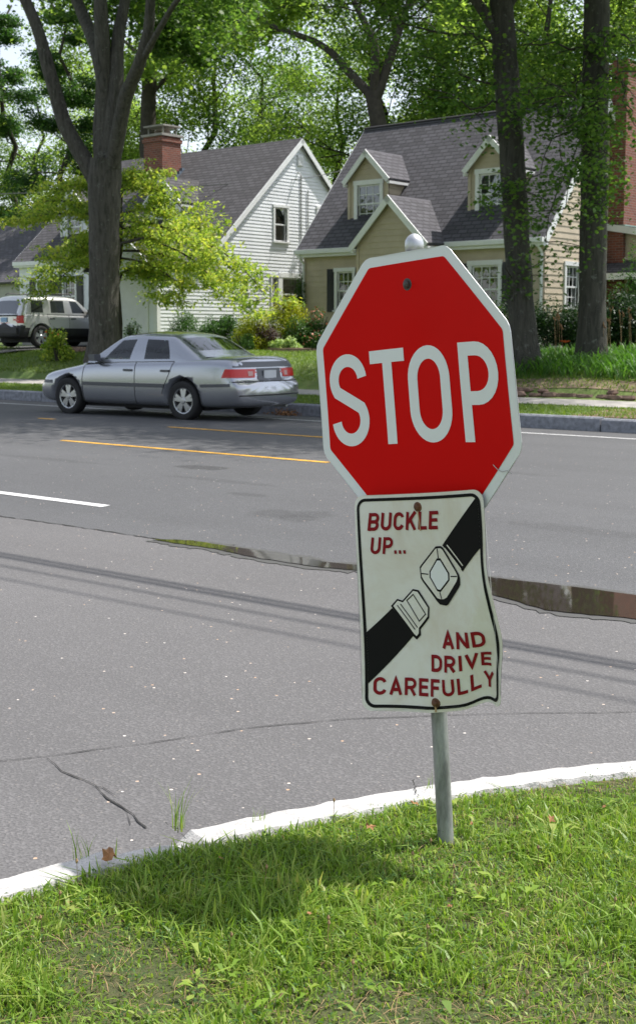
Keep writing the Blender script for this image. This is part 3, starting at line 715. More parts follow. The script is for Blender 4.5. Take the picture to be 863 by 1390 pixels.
def glyph(ch, w, s):
    """strokes of a capital in a box w wide and 1 high; s is the stroke width"""
    lo, hi = s / 2, 1 - s / 2; l, r = s / 2, w - s / 2; c = w / 2; mid = .5
    rx = c - l
    if ch == 'S':
        ry = (hi - mid) / 2; t = hi - ry; b = lo + ry
        rr = min(rx, ry * 1.35)
        top = arc(c, t, rx, ry, 5, 90, 9) + arc(c, t, rx, ry, 90, 215, 14)[1:]; bot = arc(c, b, rx, ry, 35, -90, 14) + arc(c, b, rx, ry, -90, -175, 9)[1:]
        return [top + bot]
    if ch == 'T': return [[(0, hi), (w, hi)], [(c, 0), (c, 1 - s * .5)]]
    if ch == 'O': return [('closed', arc(c, hi - rx * 1.15, rx, rx * 1.15, 0, 180, 18) + arc(c, lo + rx * 1.15, rx, rx * 1.15, 180, 360, 18))]
    if ch == 'C': return [arc(c, hi - rx, rx, rx, 15, 180, 16) + arc(c, lo + rx, rx, rx, 180, 345, 16)]
    if ch == 'U': return [[(l, 1), (l, lo + rx)] + arc(c, lo + rx, rx, rx, 180, 360, 16)[1:] + [(r, 1)]]
    if ch in 'PRBD':
        if ch == 'D': return [[(l, 0), (l, 1)], [(l, hi), (r - .3, hi)] + arc(r - .3, hi - .3, .3, .3, 90, 0, 8)[1:] + arc(r - .3, lo + .3, .3, .3, 0, -90, 8) + [(l, lo)]]
        m1 = .44 if ch != 'B' else .5
        q = (hi - m1) / 2; out = [[(l, 0), (l, 1)], [(l, hi), (r - q, hi)] + arc(r - q, hi - q, q, q, 90, -90, 14)[1:] + [(l, m1)]]
        if ch == 'R': out.append([(c, m1), (r, 0)])
        if ch == 'B': q2 = (m1 - lo) / 2; out.append([(l, m1), (r - q2, m1)] + arc(r - q2, m1 - q2, q2, q2, 90, -90, 14)[1:] + [(l, lo)])
        return out
    if ch == 'K': return [[(l, 0), (l, 1)], [(l, .36), (w - s * .45, 1)], [(l + (w - l) * .32, .58), (w - s * .4, 0)]]
    if ch == 'L': return [[(l, 1), (l, 0)], [(l, lo), (w, lo)]]
    if ch == 'I': return [[(c, 0), (c, 1)]]
    if ch == 'E': return [[(l, 0), (l, 1)], [(l, hi), (w, hi)], [(l, .51), (w * .93, .51)], [(l, lo), (w, lo)]]
    if ch == 'F': return [[(l, 0), (l, 1)], [(l, hi), (w, hi)], [(l, .5), (w * .9, .5)]]
    if ch == 'A': return [[(s * .4, 0), (c, .93), (w - s * .4, 0)], [(w * .22, .30), (w * .78, .30)]]
    if ch == 'N': return [[(l, 0), (l, 1)], [(l, 1 - s * .4), (r, s * .4)], [(r, 0), (r, 1)]]
    if ch == 'V': return [[(s * .4, 1), (c, .07), (w - s * .4, 1)]]
    if ch == 'Y': return [[(s * .4, 1), (c, .45), (w - s * .4, 1)], [(c, .45), (c, 0)]]
    if ch == '.': return [[(c, 0), (c, s * 1.1)]]
    return []
def text(m, string, u0, u1, v0, v1, f, w, shear=0.0, s=.19, widths=None, gap=.13, layer=0.00012):
    H = v1 - v0; ws = [(widths or {}).get(ch, {'I': .24, '.': .27, 'E': .6, 'F': .58, 'L': .58, ' ': .3}.get(ch, .70)) for ch in string]
    tot = sum(ws) + gap * (len(ws) - 1); sx = (u1 - u0 - shear * H) / tot; x = u0; k = 0
    for ch, wd in zip(string, ws):
        for st in glyph(ch, wd, s):
            cl = st[0] == 'closed'; st = st[1] if cl else st
            ribbon(m, [(x + p[0] * sx + shear * p[1] * H, v0 + p[1] * H) for p in st], s * (sx + H) / 2, f, w - layer * (k % 4), cl); k += 1
        x += (wd + gap) * sx

SB = Vector((0.36, 3.49, -.02))
sign = bpy.data.objects.new("stop_sign", None); col.objects.link(sign); sign.location = SB; ORG[sign.name] = SB
tag(sign, "red octagonal stop sign above a white seat belt plate on a leaning steel post", "road sign")
bk_o = euler3(*OCT[3:6]) @ Vector((0, 1, 0)); bk_r = euler3(*RECT[3:6]) @ Vector((0, 1, 0))
ptop = octo(0, .30) + bk_o * .034; pmid = rect(.0, -.27) + bk_r * .034
dirp = (ptop - SB)
top = SB + dirp * (1 + .098 / dirp.length)
m = MB(); m.tube([SB - dirp * .08] + [SB.lerp(top, t) for t in (0, .2, .4, .5, .6, .8, 1)], .0228, 20); m.build("post", M['galv'], sign, smooth=True)
m = MB(); ax = dirp.normalized(); m.tube([top + ax * h for h in (-.03, 0, .012, .022, .028, .031)], [.0250, .0262, .0245, .0180, .010, .001], 20); m.build("post_cap", M['alu'], sign, smooth=True)
# octagon
h = .381; s8 = h * math.tan(math.pi / 8)
def octpts(k, rnd=.018):
    P = [Vector(p) * k for p in ((-s8, h), (s8, h), (h, s8), (h, -s8), (s8, -h), (-s8, -h), (-h, -s8), (-h, s8))]; out = []
    for i in range(8):
        a, b, c = P[i - 1], P[i], P[(i + 1) % 8]; d1 = (a - b).normalized() * rnd; d2 = (c - b).normalized() * rnd
        out += [(b + d1)[:], ((b + d1 * .3 + d2 * .3) - (b - b))[:], (b + d2)[:]]
    return out
def plate(name, pts, f, mats, parent):
    m = MB(); m.mi = 0; flat_shape(m, pts, f, 0); m.mi = 1; flat_shape(m, pts, f, .002)
    n = len(pts); vs = [f(p[0], p[1], 0) for p in pts] + [f(p[0], p[1], .002) for p in pts]; m.add(vs, [(i, (i + 1) % n, n + (i + 1) % n, n + i) for i in range(n)])
    return m.build(name, mats, parent, smooth=False)
pl = plate("stop_plate", octpts(1), octo, [M['sign_white'], M['alu']], sign)
m = MB(); flat_shape(m, octpts(.925, .006), octo, -.0009); m.build("red_field", M['red'], pl)
def glyph_run(m, ch, u0, u1, v0, v1, tilt=0):
    H = v1 - v0; s = .036 / H; w = (u1 - u0) / H
    for k, st in enumerate(glyph(ch, w, s)):
        cl = st[0] == 'closed'; st = st[1] if cl else st
        ribbon(m, [(u0 + p[0] * H, v0 + p[1] * H) for p in st], .036, octo, -.0018 - k * .0002, cl)
m = MB()
glyph_run(m, 'S', -.334, -.186, -.142, .121); glyph_run(m, 'T', -.168, -.034, -.142, .121); glyph_run(m, 'O', -.024, .136, -.142, .121); glyph_run(m, 'P', .176, .322, -.142, .121)
m.build("lettering", M['sign_white'], pl, smooth=False)
# reminder plate
pts = rrect(-.2286, .2286, -.3048, .3048, .03)
pr = plate("reminder_plate", pts, rect, [M['sign_cream'], M['alu']], sign)
pr['label'] = "white seat belt reminder plate with a bent lower right corner"
m = MB(); ribbon(m, rrect(-.2155, .2155, -.2915, .2915, .025, 6), .0088, rect, -.0014, True); m.build("border", M['sign_black'], pr)
for args, kw in ((("BUCKLE", -.187, .076, .203, .254, rect, -.0016, .2), {}), (("UP", -.184, -.098, .136, .184, rect, -.0016, .2), dict(gap=.16)), (("...", -.102, -.058, .136, .184, rect, -.0016, .0), dict(gap=.1)),
                 (("AND", .037, .181, -.127, -.080, rect, -.0016, .05), {}), (("DRIVE", -.008, .192, -.192, -.146, rect, -.0016, .05), {}), (("CAREFULLY", -.198, .199, -.260, -.212, rect, -.0016, .03), dict(s=.18, gap=.15))):
    m = MB(); text(m, *args, **kw); m.build("lettering", M['sign_maroon'], pr)
m = MB()
flat_shape(m, [(.211, .287), (.075, .158), (.141, .085), (.211, .147)], rect, -.0014); m.build("belt_strap", M['sign_black'], pr); m = MB()
flat_shape(m, [(-.211, -.085), (-.127, -.018), (-.062, -.094), (-.211, -.229)], rect, -.0014)
m.build("belt_strap", M['sign_black'], pr)
bo = [(.058, .156), (.050, .155), (-.010, .104), (-.016, .098), (-.017, .068), (-.012, .058), (.033, .002), (.042, -.006), (.064, -.009), (.072, -.006), (.121, .043), (.126, .05), (.128, .068), (.125, .078), (.076, .152), (.070, .156)]
m = MB(); flat_shape(m, bo, rect, -.0019); m.build("buckle_shadow", M['sign_black'], pr)
ins = lambda P, k, dx=0, dy=0: [(sum(p[0] for p in P) / len(P) + (p[0] - sum(q[0] for q in P) / len(P)) * k + dx, sum(p[1] for p in P) / len(P) + (p[1] - sum(q[1] for q in P) / len(P)) * k + dy) for p in P]
face = [(.060, .150), (.050, .149), (-.006, .101), (-.012, .094), (-.012, .072), (-.007, .062), (.035, .012), (.045, .009), (.058, .009), (.070, .014), (.113, .058), (.119, .068), (.119, .076), (.115, .084), (.074, .146), (.068, .150)]
m = MB(); flat_shape(m, face, rect, -.0024); m.build("buckle_face", M['sign_cream'], pr)
m = MB(); inner = [(.062, .117), (.051, .117), (.022, .085), (.020, .070), (.040, .036), (.050, .034), (.084, .063), (.086, .080)]
flat_shape(m, ins(inner, 1.13), rect, -.0029)
for a, b in (((.056, .149), (.056, .123)), ((-.011, .080), (.013, .078)), ((.051, .010), (.047, .028)), ((.118, .072), (.094, .072))): ribbon(m, [a, b], .0032, rect, -.0031)
m.build("buckle_lines", M['sign_black'], pr)
m = MB(); flat_shape(m, ins(inner, .98), rect, -.0034); m.build("buckle_button", M['sign_white'], pr)
m = MB()
for k in (0, 1): ribbon(m, [(.083 + .010 * k, .150 + .009 * k), (.136 + .009 * k, .092 + .009 * k)], .0035, rect, -.0026)
m.build("strap_stripes", M['sign_cream'], pr)
tg = [(-.130, -.012), (-.107, .008), (-.090, .003), (-.050, .036), (-.030, .033), (.002, -.015), (-.003, -.045), (-.037, -.077), (-.037, -.093), (-.053, -.106), (-.068, -.094)]
m = MB(); flat_shape(m, tg, rect, -.0019); m.build("tongue_shadow", M['sign_black'], pr)
tf = [(-.122, -.012), (-.106, .003), (-.089, -.002), (-.049, .031), (-.034, .028), (-.003, -.016), (-.007, -.040), (-.042, -.073), (-.044, -.088), (-.052, -.096), (-.060, -.090)]
m = MB(); flat_shape(m, tf, rect, -.0024); m.build("tongue_face", M['sign_cream'], pr)
m = MB()
for a, b in (((-.108, -.010), (-.055, -.078)), ((-.097, -.006), (-.046, -.072))): ribbon(m, [a, b], .003, rect, -.0031)
ribbon(m, [(-.074, .004), (-.050, .021), (-.013, -.034), (-.038, -.054)], .003, rect, -.0032, True)
m.build("tongue_lines", M['sign_black'], pr)
def bolt(f, u, v, mat, lab, par, r=.0135):
    c = f(u, v, 0); nrm = (f(u, v, -.01) - c).normalized(); m = MB()
    m.tube([c + nrm * h for h in (-.03, .0012, .0022)], [r * 1.25, r * 1.25, r * 1.1], 16); m.tube([c + nrm * h for h in (.0022, .008, .011, .0125)], [r * .8, r * .78, r * .5, .001], 10)
    o = m.build("bolt", mat, par, smooth=False); o['label'] = lab
bolt(octo, -.0, .291, M['bolt'], "dull dark bolt near the top of the stop plate", sign)
bolt(rect, .003, .267, M['rust'], "rusty bolt at the top of the reminder plate", sign, .011); bolt(rect, .003, -.277, M['rust'], "rusty bolt at the bottom of the reminder plate", sign, .011)
M['rust_run'] = plain('rust_run', (.45, .30, .16), .6, .2, 30)
for k, (u, v, L, wd) in enumerate(((.003, .255, .055, .004), (.003, -.287, .016, .006))):
    m = MB(); ribbon(m, [(u, v), (u + .0007, v - L * .5), (u, v - L)], wd, rect, -.0026); m.build("rust_streak", M['rust_run'], pr)
m = MB(); ribbon(m, [(.27, -.20), (.285, -.212), (.30, -.218), (.32, -.214), (.335, -.222)], .0022, octo, -.003); m.build("bent_tie", M['alu'], sign)

# ------------------------------------------------------------------ houses
def hinterval(poly, z):
    xs = []
    for (a, b) in zip(poly, poly[1:] + poly[:1]):
        if abs(a[1] - b[1]) < 1e-9: continue
        if min(a[1], b[1]) - 1e-7 <= z <= max(a[1], b[1]) + 1e-7:
            t = (z - a[1]) / (b[1] - a[1]); xs.append(a[0] + (b[0] - a[0]) * t)
    return (min(xs), max(xs)) if xs else None
def siding(m, pl, poly, holes=(), course=.115, lap=.016):
    """lapped boards filling a convex polygon in wall plane pl(a, z, out), round rectangular holes"""
    zs0, zs1 = min(p[1] for p in poly), max(p[1] for p in poly)
    cuts = {zs0, zs1} | {p[1] for p in poly} | {h[2] for h in holes} | {h[3] for h in holes}
    k = math.floor(zs0 / course)
    while k * course < zs1: cuts.add(k * course); k += 1
    cuts = sorted(c for c in cuts if zs0 - 1e-6 <= c <= zs1 + 1e-6)
    for za, zb in zip(cuts, cuts[1:]):
        if zb - za < 1e-4: continue
        A = hinterval(poly, za + 1e-6); B = hinterval(poly, zb - 1e-6)
        if not A or not B: continue
        segs = [(0.0, 1.0, A, B)]
        zm = (za + zb) / 2; hs = sorted([h for h in holes if h[2] < zm < h[3]])
        spans = []; curA, curB = A[0], B[0]
        for h in hs:
            if h[0] > min(curA, curB): spans.append((curA, h[0], curB, h[0]))
            curA = curB = h[1]
        spans.append((curA, A[1], curB, B[1]))
        fa = 1 - (za / course - math.floor(za / course + 1e-6)); fb = 1 - ((zb - 1e-6) / course - math.floor((zb - 1e-6) / course))
        oa, ob = lap * fa, lap * fb
        for (a0, a1, b0, b1) in spans:
            if a1 - a0 < .002 and b1 - b0 < .002: continue
            m.face([pl(a0, za, oa), pl(a1, za, oa), pl(b1, zb, ob), pl(b0, zb, ob)])
            if fa > .95: m.face([pl(a0, za, 0), pl(a1, za, 0), pl(a1, za, oa), pl(a0, za, oa)])
def front(D): return lambda a, z, o=0.0: (a, D - o, z)        # faces the road
def side(Rr): return lambda a, z, o=0.0: (Rr + o, a, z)       # faces right
def pbox(m, pl, a0, a1, z0, z1, o0, o1):
    P = [pl(a, z, o) for o in (o0, o1) for z in (z0, z1) for a in (a0, a1)]
    m.add(P, [(0, 1, 3, 2), (4, 6, 7, 5), (0, 4, 5, 1), (2, 3, 7, 6), (0, 2, 6, 4), (1, 5, 7, 3)])
def window(par, pl, a0, a1, z0, z1, cas=.10, grid=(3, 2), curtain=True, label=None, sashes=2):
    """a0..z1 is the opening; casing outside it"""
    m = MB()
    pbox(m, pl, a0 - cas, a0, z0, z1, -.02, .045); pbox(m, pl, a1, a1 + cas, z0, z1, -.02, .045)
    pbox(m, pl, a0 - cas - .02, a1 + cas + .02, z1, z1 + cas * 1.15, -.02, .055)
    fr = m.build("window", M['trim'], par)
    if label: fr['label'] = label
    m = MB(); pbox(m, pl, a0 - cas - .03, a1 + cas + .03, z0 - .05, z0, -.02, .09); m.build("sill", M['trim'], fr)
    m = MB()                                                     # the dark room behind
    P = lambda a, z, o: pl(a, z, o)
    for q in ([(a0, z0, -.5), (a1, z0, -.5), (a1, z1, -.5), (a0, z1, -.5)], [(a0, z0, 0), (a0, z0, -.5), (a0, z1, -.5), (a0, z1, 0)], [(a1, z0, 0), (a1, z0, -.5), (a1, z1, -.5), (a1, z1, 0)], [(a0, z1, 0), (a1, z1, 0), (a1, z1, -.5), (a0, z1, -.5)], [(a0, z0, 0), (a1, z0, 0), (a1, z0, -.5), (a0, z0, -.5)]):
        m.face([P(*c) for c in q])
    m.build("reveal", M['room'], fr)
    m = MB(); zm = (z0 + z1) / 2; t = .045
    for s in range(sashes):
        za, zb = (z0, zm + .02) if s == 0 else (zm - .02, z1)
        if sashes == 1: za, zb = z0, z1
        o = -.05 if s == 0 else -.02
        pbox(m, pl, a0 + .002, a0 + t, za, zb, o - .03, o); pbox(m, pl, a1 - t, a1 - .002, za, zb, o - .03, o); pbox(m, pl, a0 + t, a1 - t, za, za + t, o - .03, o); pbox(m, pl, a0 + t, a1 - t, zb - t, zb, o - .03, o)
        gw = (a1 - a0 - 2 * t) / grid[0]; gh = (zb - za - 2 * t) / grid[1]
        for i in range(1, grid[0]): pbox(m, pl, a0 + t + gw * i - .011, a0 + t + gw * i + .011, za + t, zb - t, o - .02, o - .004)
        for i in range(1, grid[1]): pbox(m, pl, a0 + t, a1 - t, za + t + gh * i - .011, za + t + gh * i + .011, o - .021, o - .005)
    m.build("sash", M['trim'], fr)
    m = MB(); m.face([P(a0, z0, -.06), P(a1, z0, -.06), P(a1, zm, -.06), P(a0, zm, -.06)]); m.face([P(a0, zm, -.035), P(a1, zm, -.035), P(a1, z1, -.035), P(a0, z1, -.035)])
    m.build("pane", M['glass'], fr)
    if curtain:
        m = MB(); w = a1 - a0
        for s in (0, 1):
            n = 14; e = w * (.22 if s else .20)
            for i in range(n):
                x = lambda j: (a0 + e * j / n) if s == 0 else (a1 - e * j / n)
                y = lambda j: -.14 + .03 * math.sin(j * 1.9)
                m.face([P(x(i), z0, y(i)), P(x(i + 1), z0, y(i + 1)), P(x(i + 1), z1, y(i + 1)), P(x(i), z1, y(i))])
        for i in range(16): m.face([P(a0 + w * i / 16, z1 - .28, -.12 + .02 * math.sin(i * 2)), P(a0 + w * (i + 1) / 16, z1 - .28, -.12 + .02 * math.sin(i * 2 + 2)), P(a0 + w * (i + 1) / 16, z1, -.12), P(a0 + w * i / 16, z1, -.12)])
        m.build("curtain", M['curtain'], fr)
    return fr
def shutter(par, pl, a0, a1, z0, z1):
    m = MB(); pbox(m, pl, a0, a1, z0, z1, .017, .045)
    for zz0, zz1 in ((z0 + .07, (z0 + z1) / 2 - .04), ((z0 + z1) / 2 + .04, z1 - .07)):
        n = int((zz1 - zz0) / .055)
        for i in range(n): pbox(m, pl, a0 + .05, a1 - .05, zz0 + i * .055, zz0 + i * .055 + .03, .045, .058)
    return m.build("shutter", M['shutter'], par)
def slab(m, q, th=.09, uvo=(0, 0)):
    """q: eave a, eave b, ridge b, ridge a (outer surface); uv in metres"""
    q = [Vector(p) for p in q]; e = (q[1] - q[0]).normalized(); n = (q[1] - q[0]).cross(q[3] - q[0]).normalized()
    if n.z < 0: n = -n
    up = n.cross(e).normalized()
    if up.z < 0: up = -up
    uv = [((p - q[0]).dot(e) + uvo[0], (p - q[0]).dot(up) + uvo[1]) for p in q]
    m.face(q, uv); lo = [p - n * th for p in q]; m.face(lo[::-1], uv[::-1])
    for i in range(4): j = (i + 1) % 4; m.face([q[i], lo[i], lo[j], q[j]], [(0, .02), (0, .03), (.1, .03), (.1, .02)])
def rake(m, p0, p1, out, w=.16, t=.04):
    """a white board along a roof edge, hanging down w; out is the outward unit vector"""
    p0, p1, out = Vector(p0), Vector(p1), Vector(out); d = (p1 - p0).normalized(); dn = out.cross(d).normalized()
    if dn.z > 0: dn = -dn
    c = [p0, p1, p1 + dn * w, p0 + dn * w]; b = [p + out * t for p in c]
    m.add(c + b, [(0, 1, 2, 3), (7, 6, 5, 4), (0, 4, 5, 1), (1, 5, 6, 2), (2, 6, 7, 3), (3, 7, 4, 0)])
def uvbox(m, x0, x1, y0, y1, z0, z1):
    for q, ax in (([(x0, y0, z0), (x1, y0, z0), (x1, y0, z1), (x0, y0, z1)], 0), ([(x1, y1, z0), (x0, y1, z0), (x0, y1, z1), (x1, y1, z1)], 0), ([(x1, y0, z0), (x1, y1, z0), (x1, y1, z1), (x1, y0, z1)], 1), ([(x0, y1, z0), (x0, y0, z0), (x0, y0, z1), (x0, y1, z1)], 1), ([(x0, y0, z1), (x1, y0, z1), (x1, y1, z1), (x0, y1, z1)], 2)):
        m.face(q, [(p[ax], p[2]) if ax < 2 else (p[0], p[1]) for p in q])
def downspout(par, r, d, z0, z1, mat='trim'):
    m = MB(); m.tube([(r, d - .28, z1 + .02), (r, d - .22, z1 - .12), (r, d - .06, z1 - .28), (r, d - .06, z0 + .15), (r, d - .2, z0 + .03)], .042, 6); return m.build("downspout", M[mat], par)
def gable_dormer(par, cx, hw, Df, zb, ze, za, D0, z0, slope, win, wall, roofm, ov=.12, label=None, course=.165):
    """dormer face at d=Df, half width hw, eaves ze, apex za, sitting on the roof z = z0 + (d - D0) * slope"""
    zr = lambda d: z0 + (d - D0) * slope; dr = lambda z: D0 + (z - z0) / slope
    m = MB(); fp = front(Df)
    siding(m, fp, [(cx - hw, zb), (cx + hw, zb), (cx + hw, ze), (cx, za), (cx - hw, ze)], [win[:4]] if win else (), course)
    for s in (1, -1):
        a = cx + s * hw
        pl_ = (lambda a_, z, o, a=a, s=s: (a + s * o, a_, z))
        z = zb
        n = int((ze - zb) / course) + 1
        for i in range(n):
            zA = zb + i * course; zB = min(ze, zA + course)
            if zB <= zA: continue
            m.face([pl_(Df, zA, .014), pl_(max(Df, dr(zA)) + .05, zA, .014), pl_(max(Df, dr(zB)) + .05, zB, 0), pl_(Df, zB, 0)])
            m.face([pl_(Df, zA, 0), pl_(dr(zA) + .05, zA, 0), pl_(dr(zA) + .05, zA, .014), pl_(Df, zA, .014)])
    dm = m.build("dormer", M[wall], par)
    if label: dm['label'] = label
    m = MB(); sl = (za - ze) / hw; zo = ze - ov * sl + .06; zt_ = za + .10; f = Df - .14
    for s in (1, -1):
        slab(m, [(cx + s * (hw + ov), f, zo), (cx + s * (hw + ov), dr(zo), zo), (cx, dr(zt_), zt_), (cx, f, zt_)], .07)
    m.build("dormer_roof", M[roofm], dm)
    m = MB()
    for s in (1, -1):
        rake(m, (cx + s * (hw + ov + .01), f - .003, zo - .005), (cx, f - .003, zt_ - .005), (0, -1, 0), .15)
        x0, x1 = sorted((cx + s * (hw + .012), cx + s * (hw + ov - .005))); m.box(x0, x1, f + .01, dr(zo) - .05, zo - .15, zo - .075)
    build_each(m, "dormer_trim", M['trim'], dm)
    m = MB(); 
    for s in (1, -1):
        x0, x1 = sorted((cx + s * hw, cx + s * (hw - .09))); m.box(x0 + .001 * s, x1 + .001 * s, Df - .035, Df - .017, zb, ze - .02)
    build_each(m, "corner_board", M['siding_beige' if wall == 'siding_beige' else 'trim'], dm)
    if win: return dm, win
    return dm, None

# --- beige house
BZ = 1.0; RL, RR, DF, DR = -25.97, -17.6, 30.3, 36.6; EZ = 3.92; RD, RZ = 33.45, 7.93; SLP = (RZ - EZ) / (RD - DF + .25)
hb = thing("house", "beige shingled cape house with grey roof, two dormers and a small front gable", "house", (-21.8, DF, BZ - .05))
wr = [(-24.66, -24.07, 2.1, 3.24), (-19.88, -19.02, 1.95, 3.26)]
VL, VR, VD, VA = -23.14, -20.70, 29.3, 5.12
m = MB(); f = front(DF)
siding(m, f, [(RL, BZ + .25), (VL, BZ + .25), (VL, EZ + .1), (RL, EZ + .1)], [wr[0]], .165); m.build("front_wall", M['siding_beige'], hb); m = MB()
siding(m, f, [(VR, BZ + .25), (RR, BZ + .25), (RR, EZ + .1), (VR, EZ + .1)], [wr[1]], .165)
m.build("front_wall", M['siding_beige'], hb)
m = MB(); fv = front(VD)
siding(m, fv, [(VL, BZ + .25), (VR, BZ + .25), (VR, EZ - .05), (VL, EZ - .05)], [(-22.4, -21.45, 1.25, 3.3)], .165)
siding(m, fv, [(VL, EZ - .05), (VR, EZ - .05), (VR, EZ), ((VL + VR) / 2, VA), (VL, EZ)], [], .165)
siding(m, side(VR), [(VD, BZ + .25), (DF, BZ + .25), (DF, EZ), (VD, EZ)], [], .165)
siding(m, lambda a, z, o: (VL - o, a, z), [(VD, BZ + .25), (DF, BZ + .25), (DF, EZ), (VD, EZ)], [], .165)
m.build("vestibule_wall", M['siding_beige'], hb)
m = MB(); gw = (31.42, 32.12, 2.1, 3.24)
gp = [(DF, BZ + .25), (DR, BZ + .25), (DR, EZ), (RD, RZ - .05), (DF, EZ)]
siding(m, side(RR), gp, [gw], .165); m.build("gable_wall", M['siding_beige'], hb)
m = MB(); siding(m, lambda a, z, o: (RL - o, a, z), gp, [], .165); siding(m, lambda a, z, o: (a, DR + o, z), [(RL, BZ + .25), (RR, BZ + .25), (RR, EZ), (RL, EZ)], [], .165); m.build("back_wall", M['siding_beige'], hb)
m = MB(); m.box(RL + .02, RR - .02, DF + .02, DR - .02, BZ - .4, BZ + .26); m.box(VL + .02, VR - .02, VD + .02, DF + .1, BZ - .4, BZ + .26); m.build("foundation", M['foundation'], hb)
m = MB(); e0 = EZ - .02
slab(m, [(RL - .12, DF - .25, EZ), (RR + .12, DF - .25, EZ), (RR + .12, RD, RZ), (RL - .12, RD, RZ)], .1)
slab(m, [(RR + .12, DR + .25, EZ), (RL - .12, DR + .25, EZ), (RL - .12, RD, RZ), (RR + .12, RD, RZ)], .1, (0, .07))
rf = m.build("roof", M['roof_grey'], hb)
m = MB(); m.tube([(RL - .13, RD, RZ + .01), (RR + .13, RD, RZ + .01)], .05, 6); m.build("ridge_cap", M['roof_grey'], rf)
m = MB()
rake(m, (RR + .123, DF - .25, EZ - .03), (RR + .123, RD, RZ - .03), (1, 0, 0), .17); rake(m, (RR + .123, DR + .25, EZ - .03), (RR + .123, RD, RZ - .03), (1, 0, 0), .17)
rake(m, (RL - .123, DF - .25, EZ - .03), (RL - .123, RD, RZ - .03), (-1, 0, 0), .17)
build_each(m, "rake_board", M['trim'], hb)
for x0, x1 in ((RL - .12, VL - .1), (VR + .1, RR + .12)):
    m = MB(); m.box(x0, x1, DF - .36, DF - .25, EZ - .13, EZ - .01); m.box(x0 + .01, x1 - .01, DF - .34, DF - .265, EZ - .01, EZ + .003); build_each(m, "gutter", M['trim'], hb)
    m = MB(); m.box(x0 + .02, x1 - .02, DF - .246, DF - .005, EZ - .22, EZ - .1); build_each(m, "soffit", M['trim'], hb)
downspout(hb, RL + .02, DF, BZ, EZ - .12); downspout(hb, RR - .06, DF, BZ, EZ - .12)
m = MB()
for a in (RL, VL, VR - .09, RR - .09): m.box(a, a + .09, (VD if a in (VL, VR - .09) else DF) - .03, (VD if a in (VL, VR - .09) else DF) - .017, BZ + .25, EZ - .1)
build_each(m, "corner_board", M['siding_beige'], hb)
# vestibule roof
m = MB(); cx = (VL + VR) / 2; ov = .14; sl = (VA - EZ + .05) / (VR - cx); zo = EZ - ov * sl + .09; dr = lambda z: DF - .25 + (z - EZ) / SLP; fz = VD - .16
for s in (1, -1): slab(m, [(cx + s * (VR - cx + ov), fz, zo), (cx + s * (VR - cx + ov), max(dr(zo), DF - .1), zo), (cx, dr(VA + .12), VA + .12), (cx, fz, VA + .12)], .08)
vr = m.build("vestibule_roof", M['roof_grey'], hb)
m = MB()
for s in (1, -1): rake(m, (cx + s * (VR - cx + ov + .01), fz - .003, zo - .005), (cx, fz - .003, VA + .115), (0, -1, 0), .17)
for s in (1, -1):
    x0, x1 = sorted((cx + s * (VR - cx + .02), cx + s * (VR - cx + ov))); m.box(x0, x1, fz + .01, DF - .1, zo - .17, zo - .09)
build_each(m, "vestibule_trim", M['trim'], vr)
m = MB(); pbox(m, fv, -22.4, -21.45, 1.25, 3.3, -.04, .0); pbox(m, fv, -22.25, -21.6, 1.5, 2.2, 0, .02); pbox(m, fv, -22.25, -21.6, 2.4, 3.1, 0, .02); dd = m.build("door", M['trim'], hb)
m = MB(); pbox(m, fv, -21.58, -21.52, 2.2, 2.28, .0, .06); m.build("handle", M['rust'], dd)
window(hb, f, *wr[0], grid=(3, 2)); window(hb, f, *wr[1], cas=.12, grid=(3, 2)); window(hb, side(RR), *gw, grid=(3, 2))
for a in ((-25.04, -24.78), (-23.95, -23.69), (-20.27, -20.02), (-18.88, -18.62)): shutter(hb, f, a[0], a[1], 1.95 if a[0] > -22 else 2.05, 3.33)
for cxd, lab in ((-23.93, "left dormer"), (-19.63, "right dormer half hidden by the oak trunk")):
    w_ = (cxd - .40, cxd + .44, 4.68, 5.80)
    dm, _ = gable_dormer(hb, cxd, .76, 30.85, 4.50, 5.98, 6.72, DF - .25, EZ, SLP, w_, 'siding_beige', 'roof_grey', label=lab)
    # the window is a part of the house, in the dormer's face
    window(hb, front(30.85), *w_, cas=.12, grid=(3, 2), label="window of the " + lab)
# brick chimney on the right gable
m = MB(); uvbox(m, RR + .02, RR + .50, 33.75, 35.3, BZ - .3, 9.0); uvbox(m, RR - .04, RR + .56, 33.69, 35.36, 8.75, 8.9); ch = m.build("chimney", M['brick'], hb)
m = MB(); m.box(RR - .02, RR + .60, 33.66, 35.4, 4.30, 4.44); m.box(RR + .01, RR + .51, 33.74, 35.31, 9.0, 9.08); m.build("flashing", M['copper'], ch)
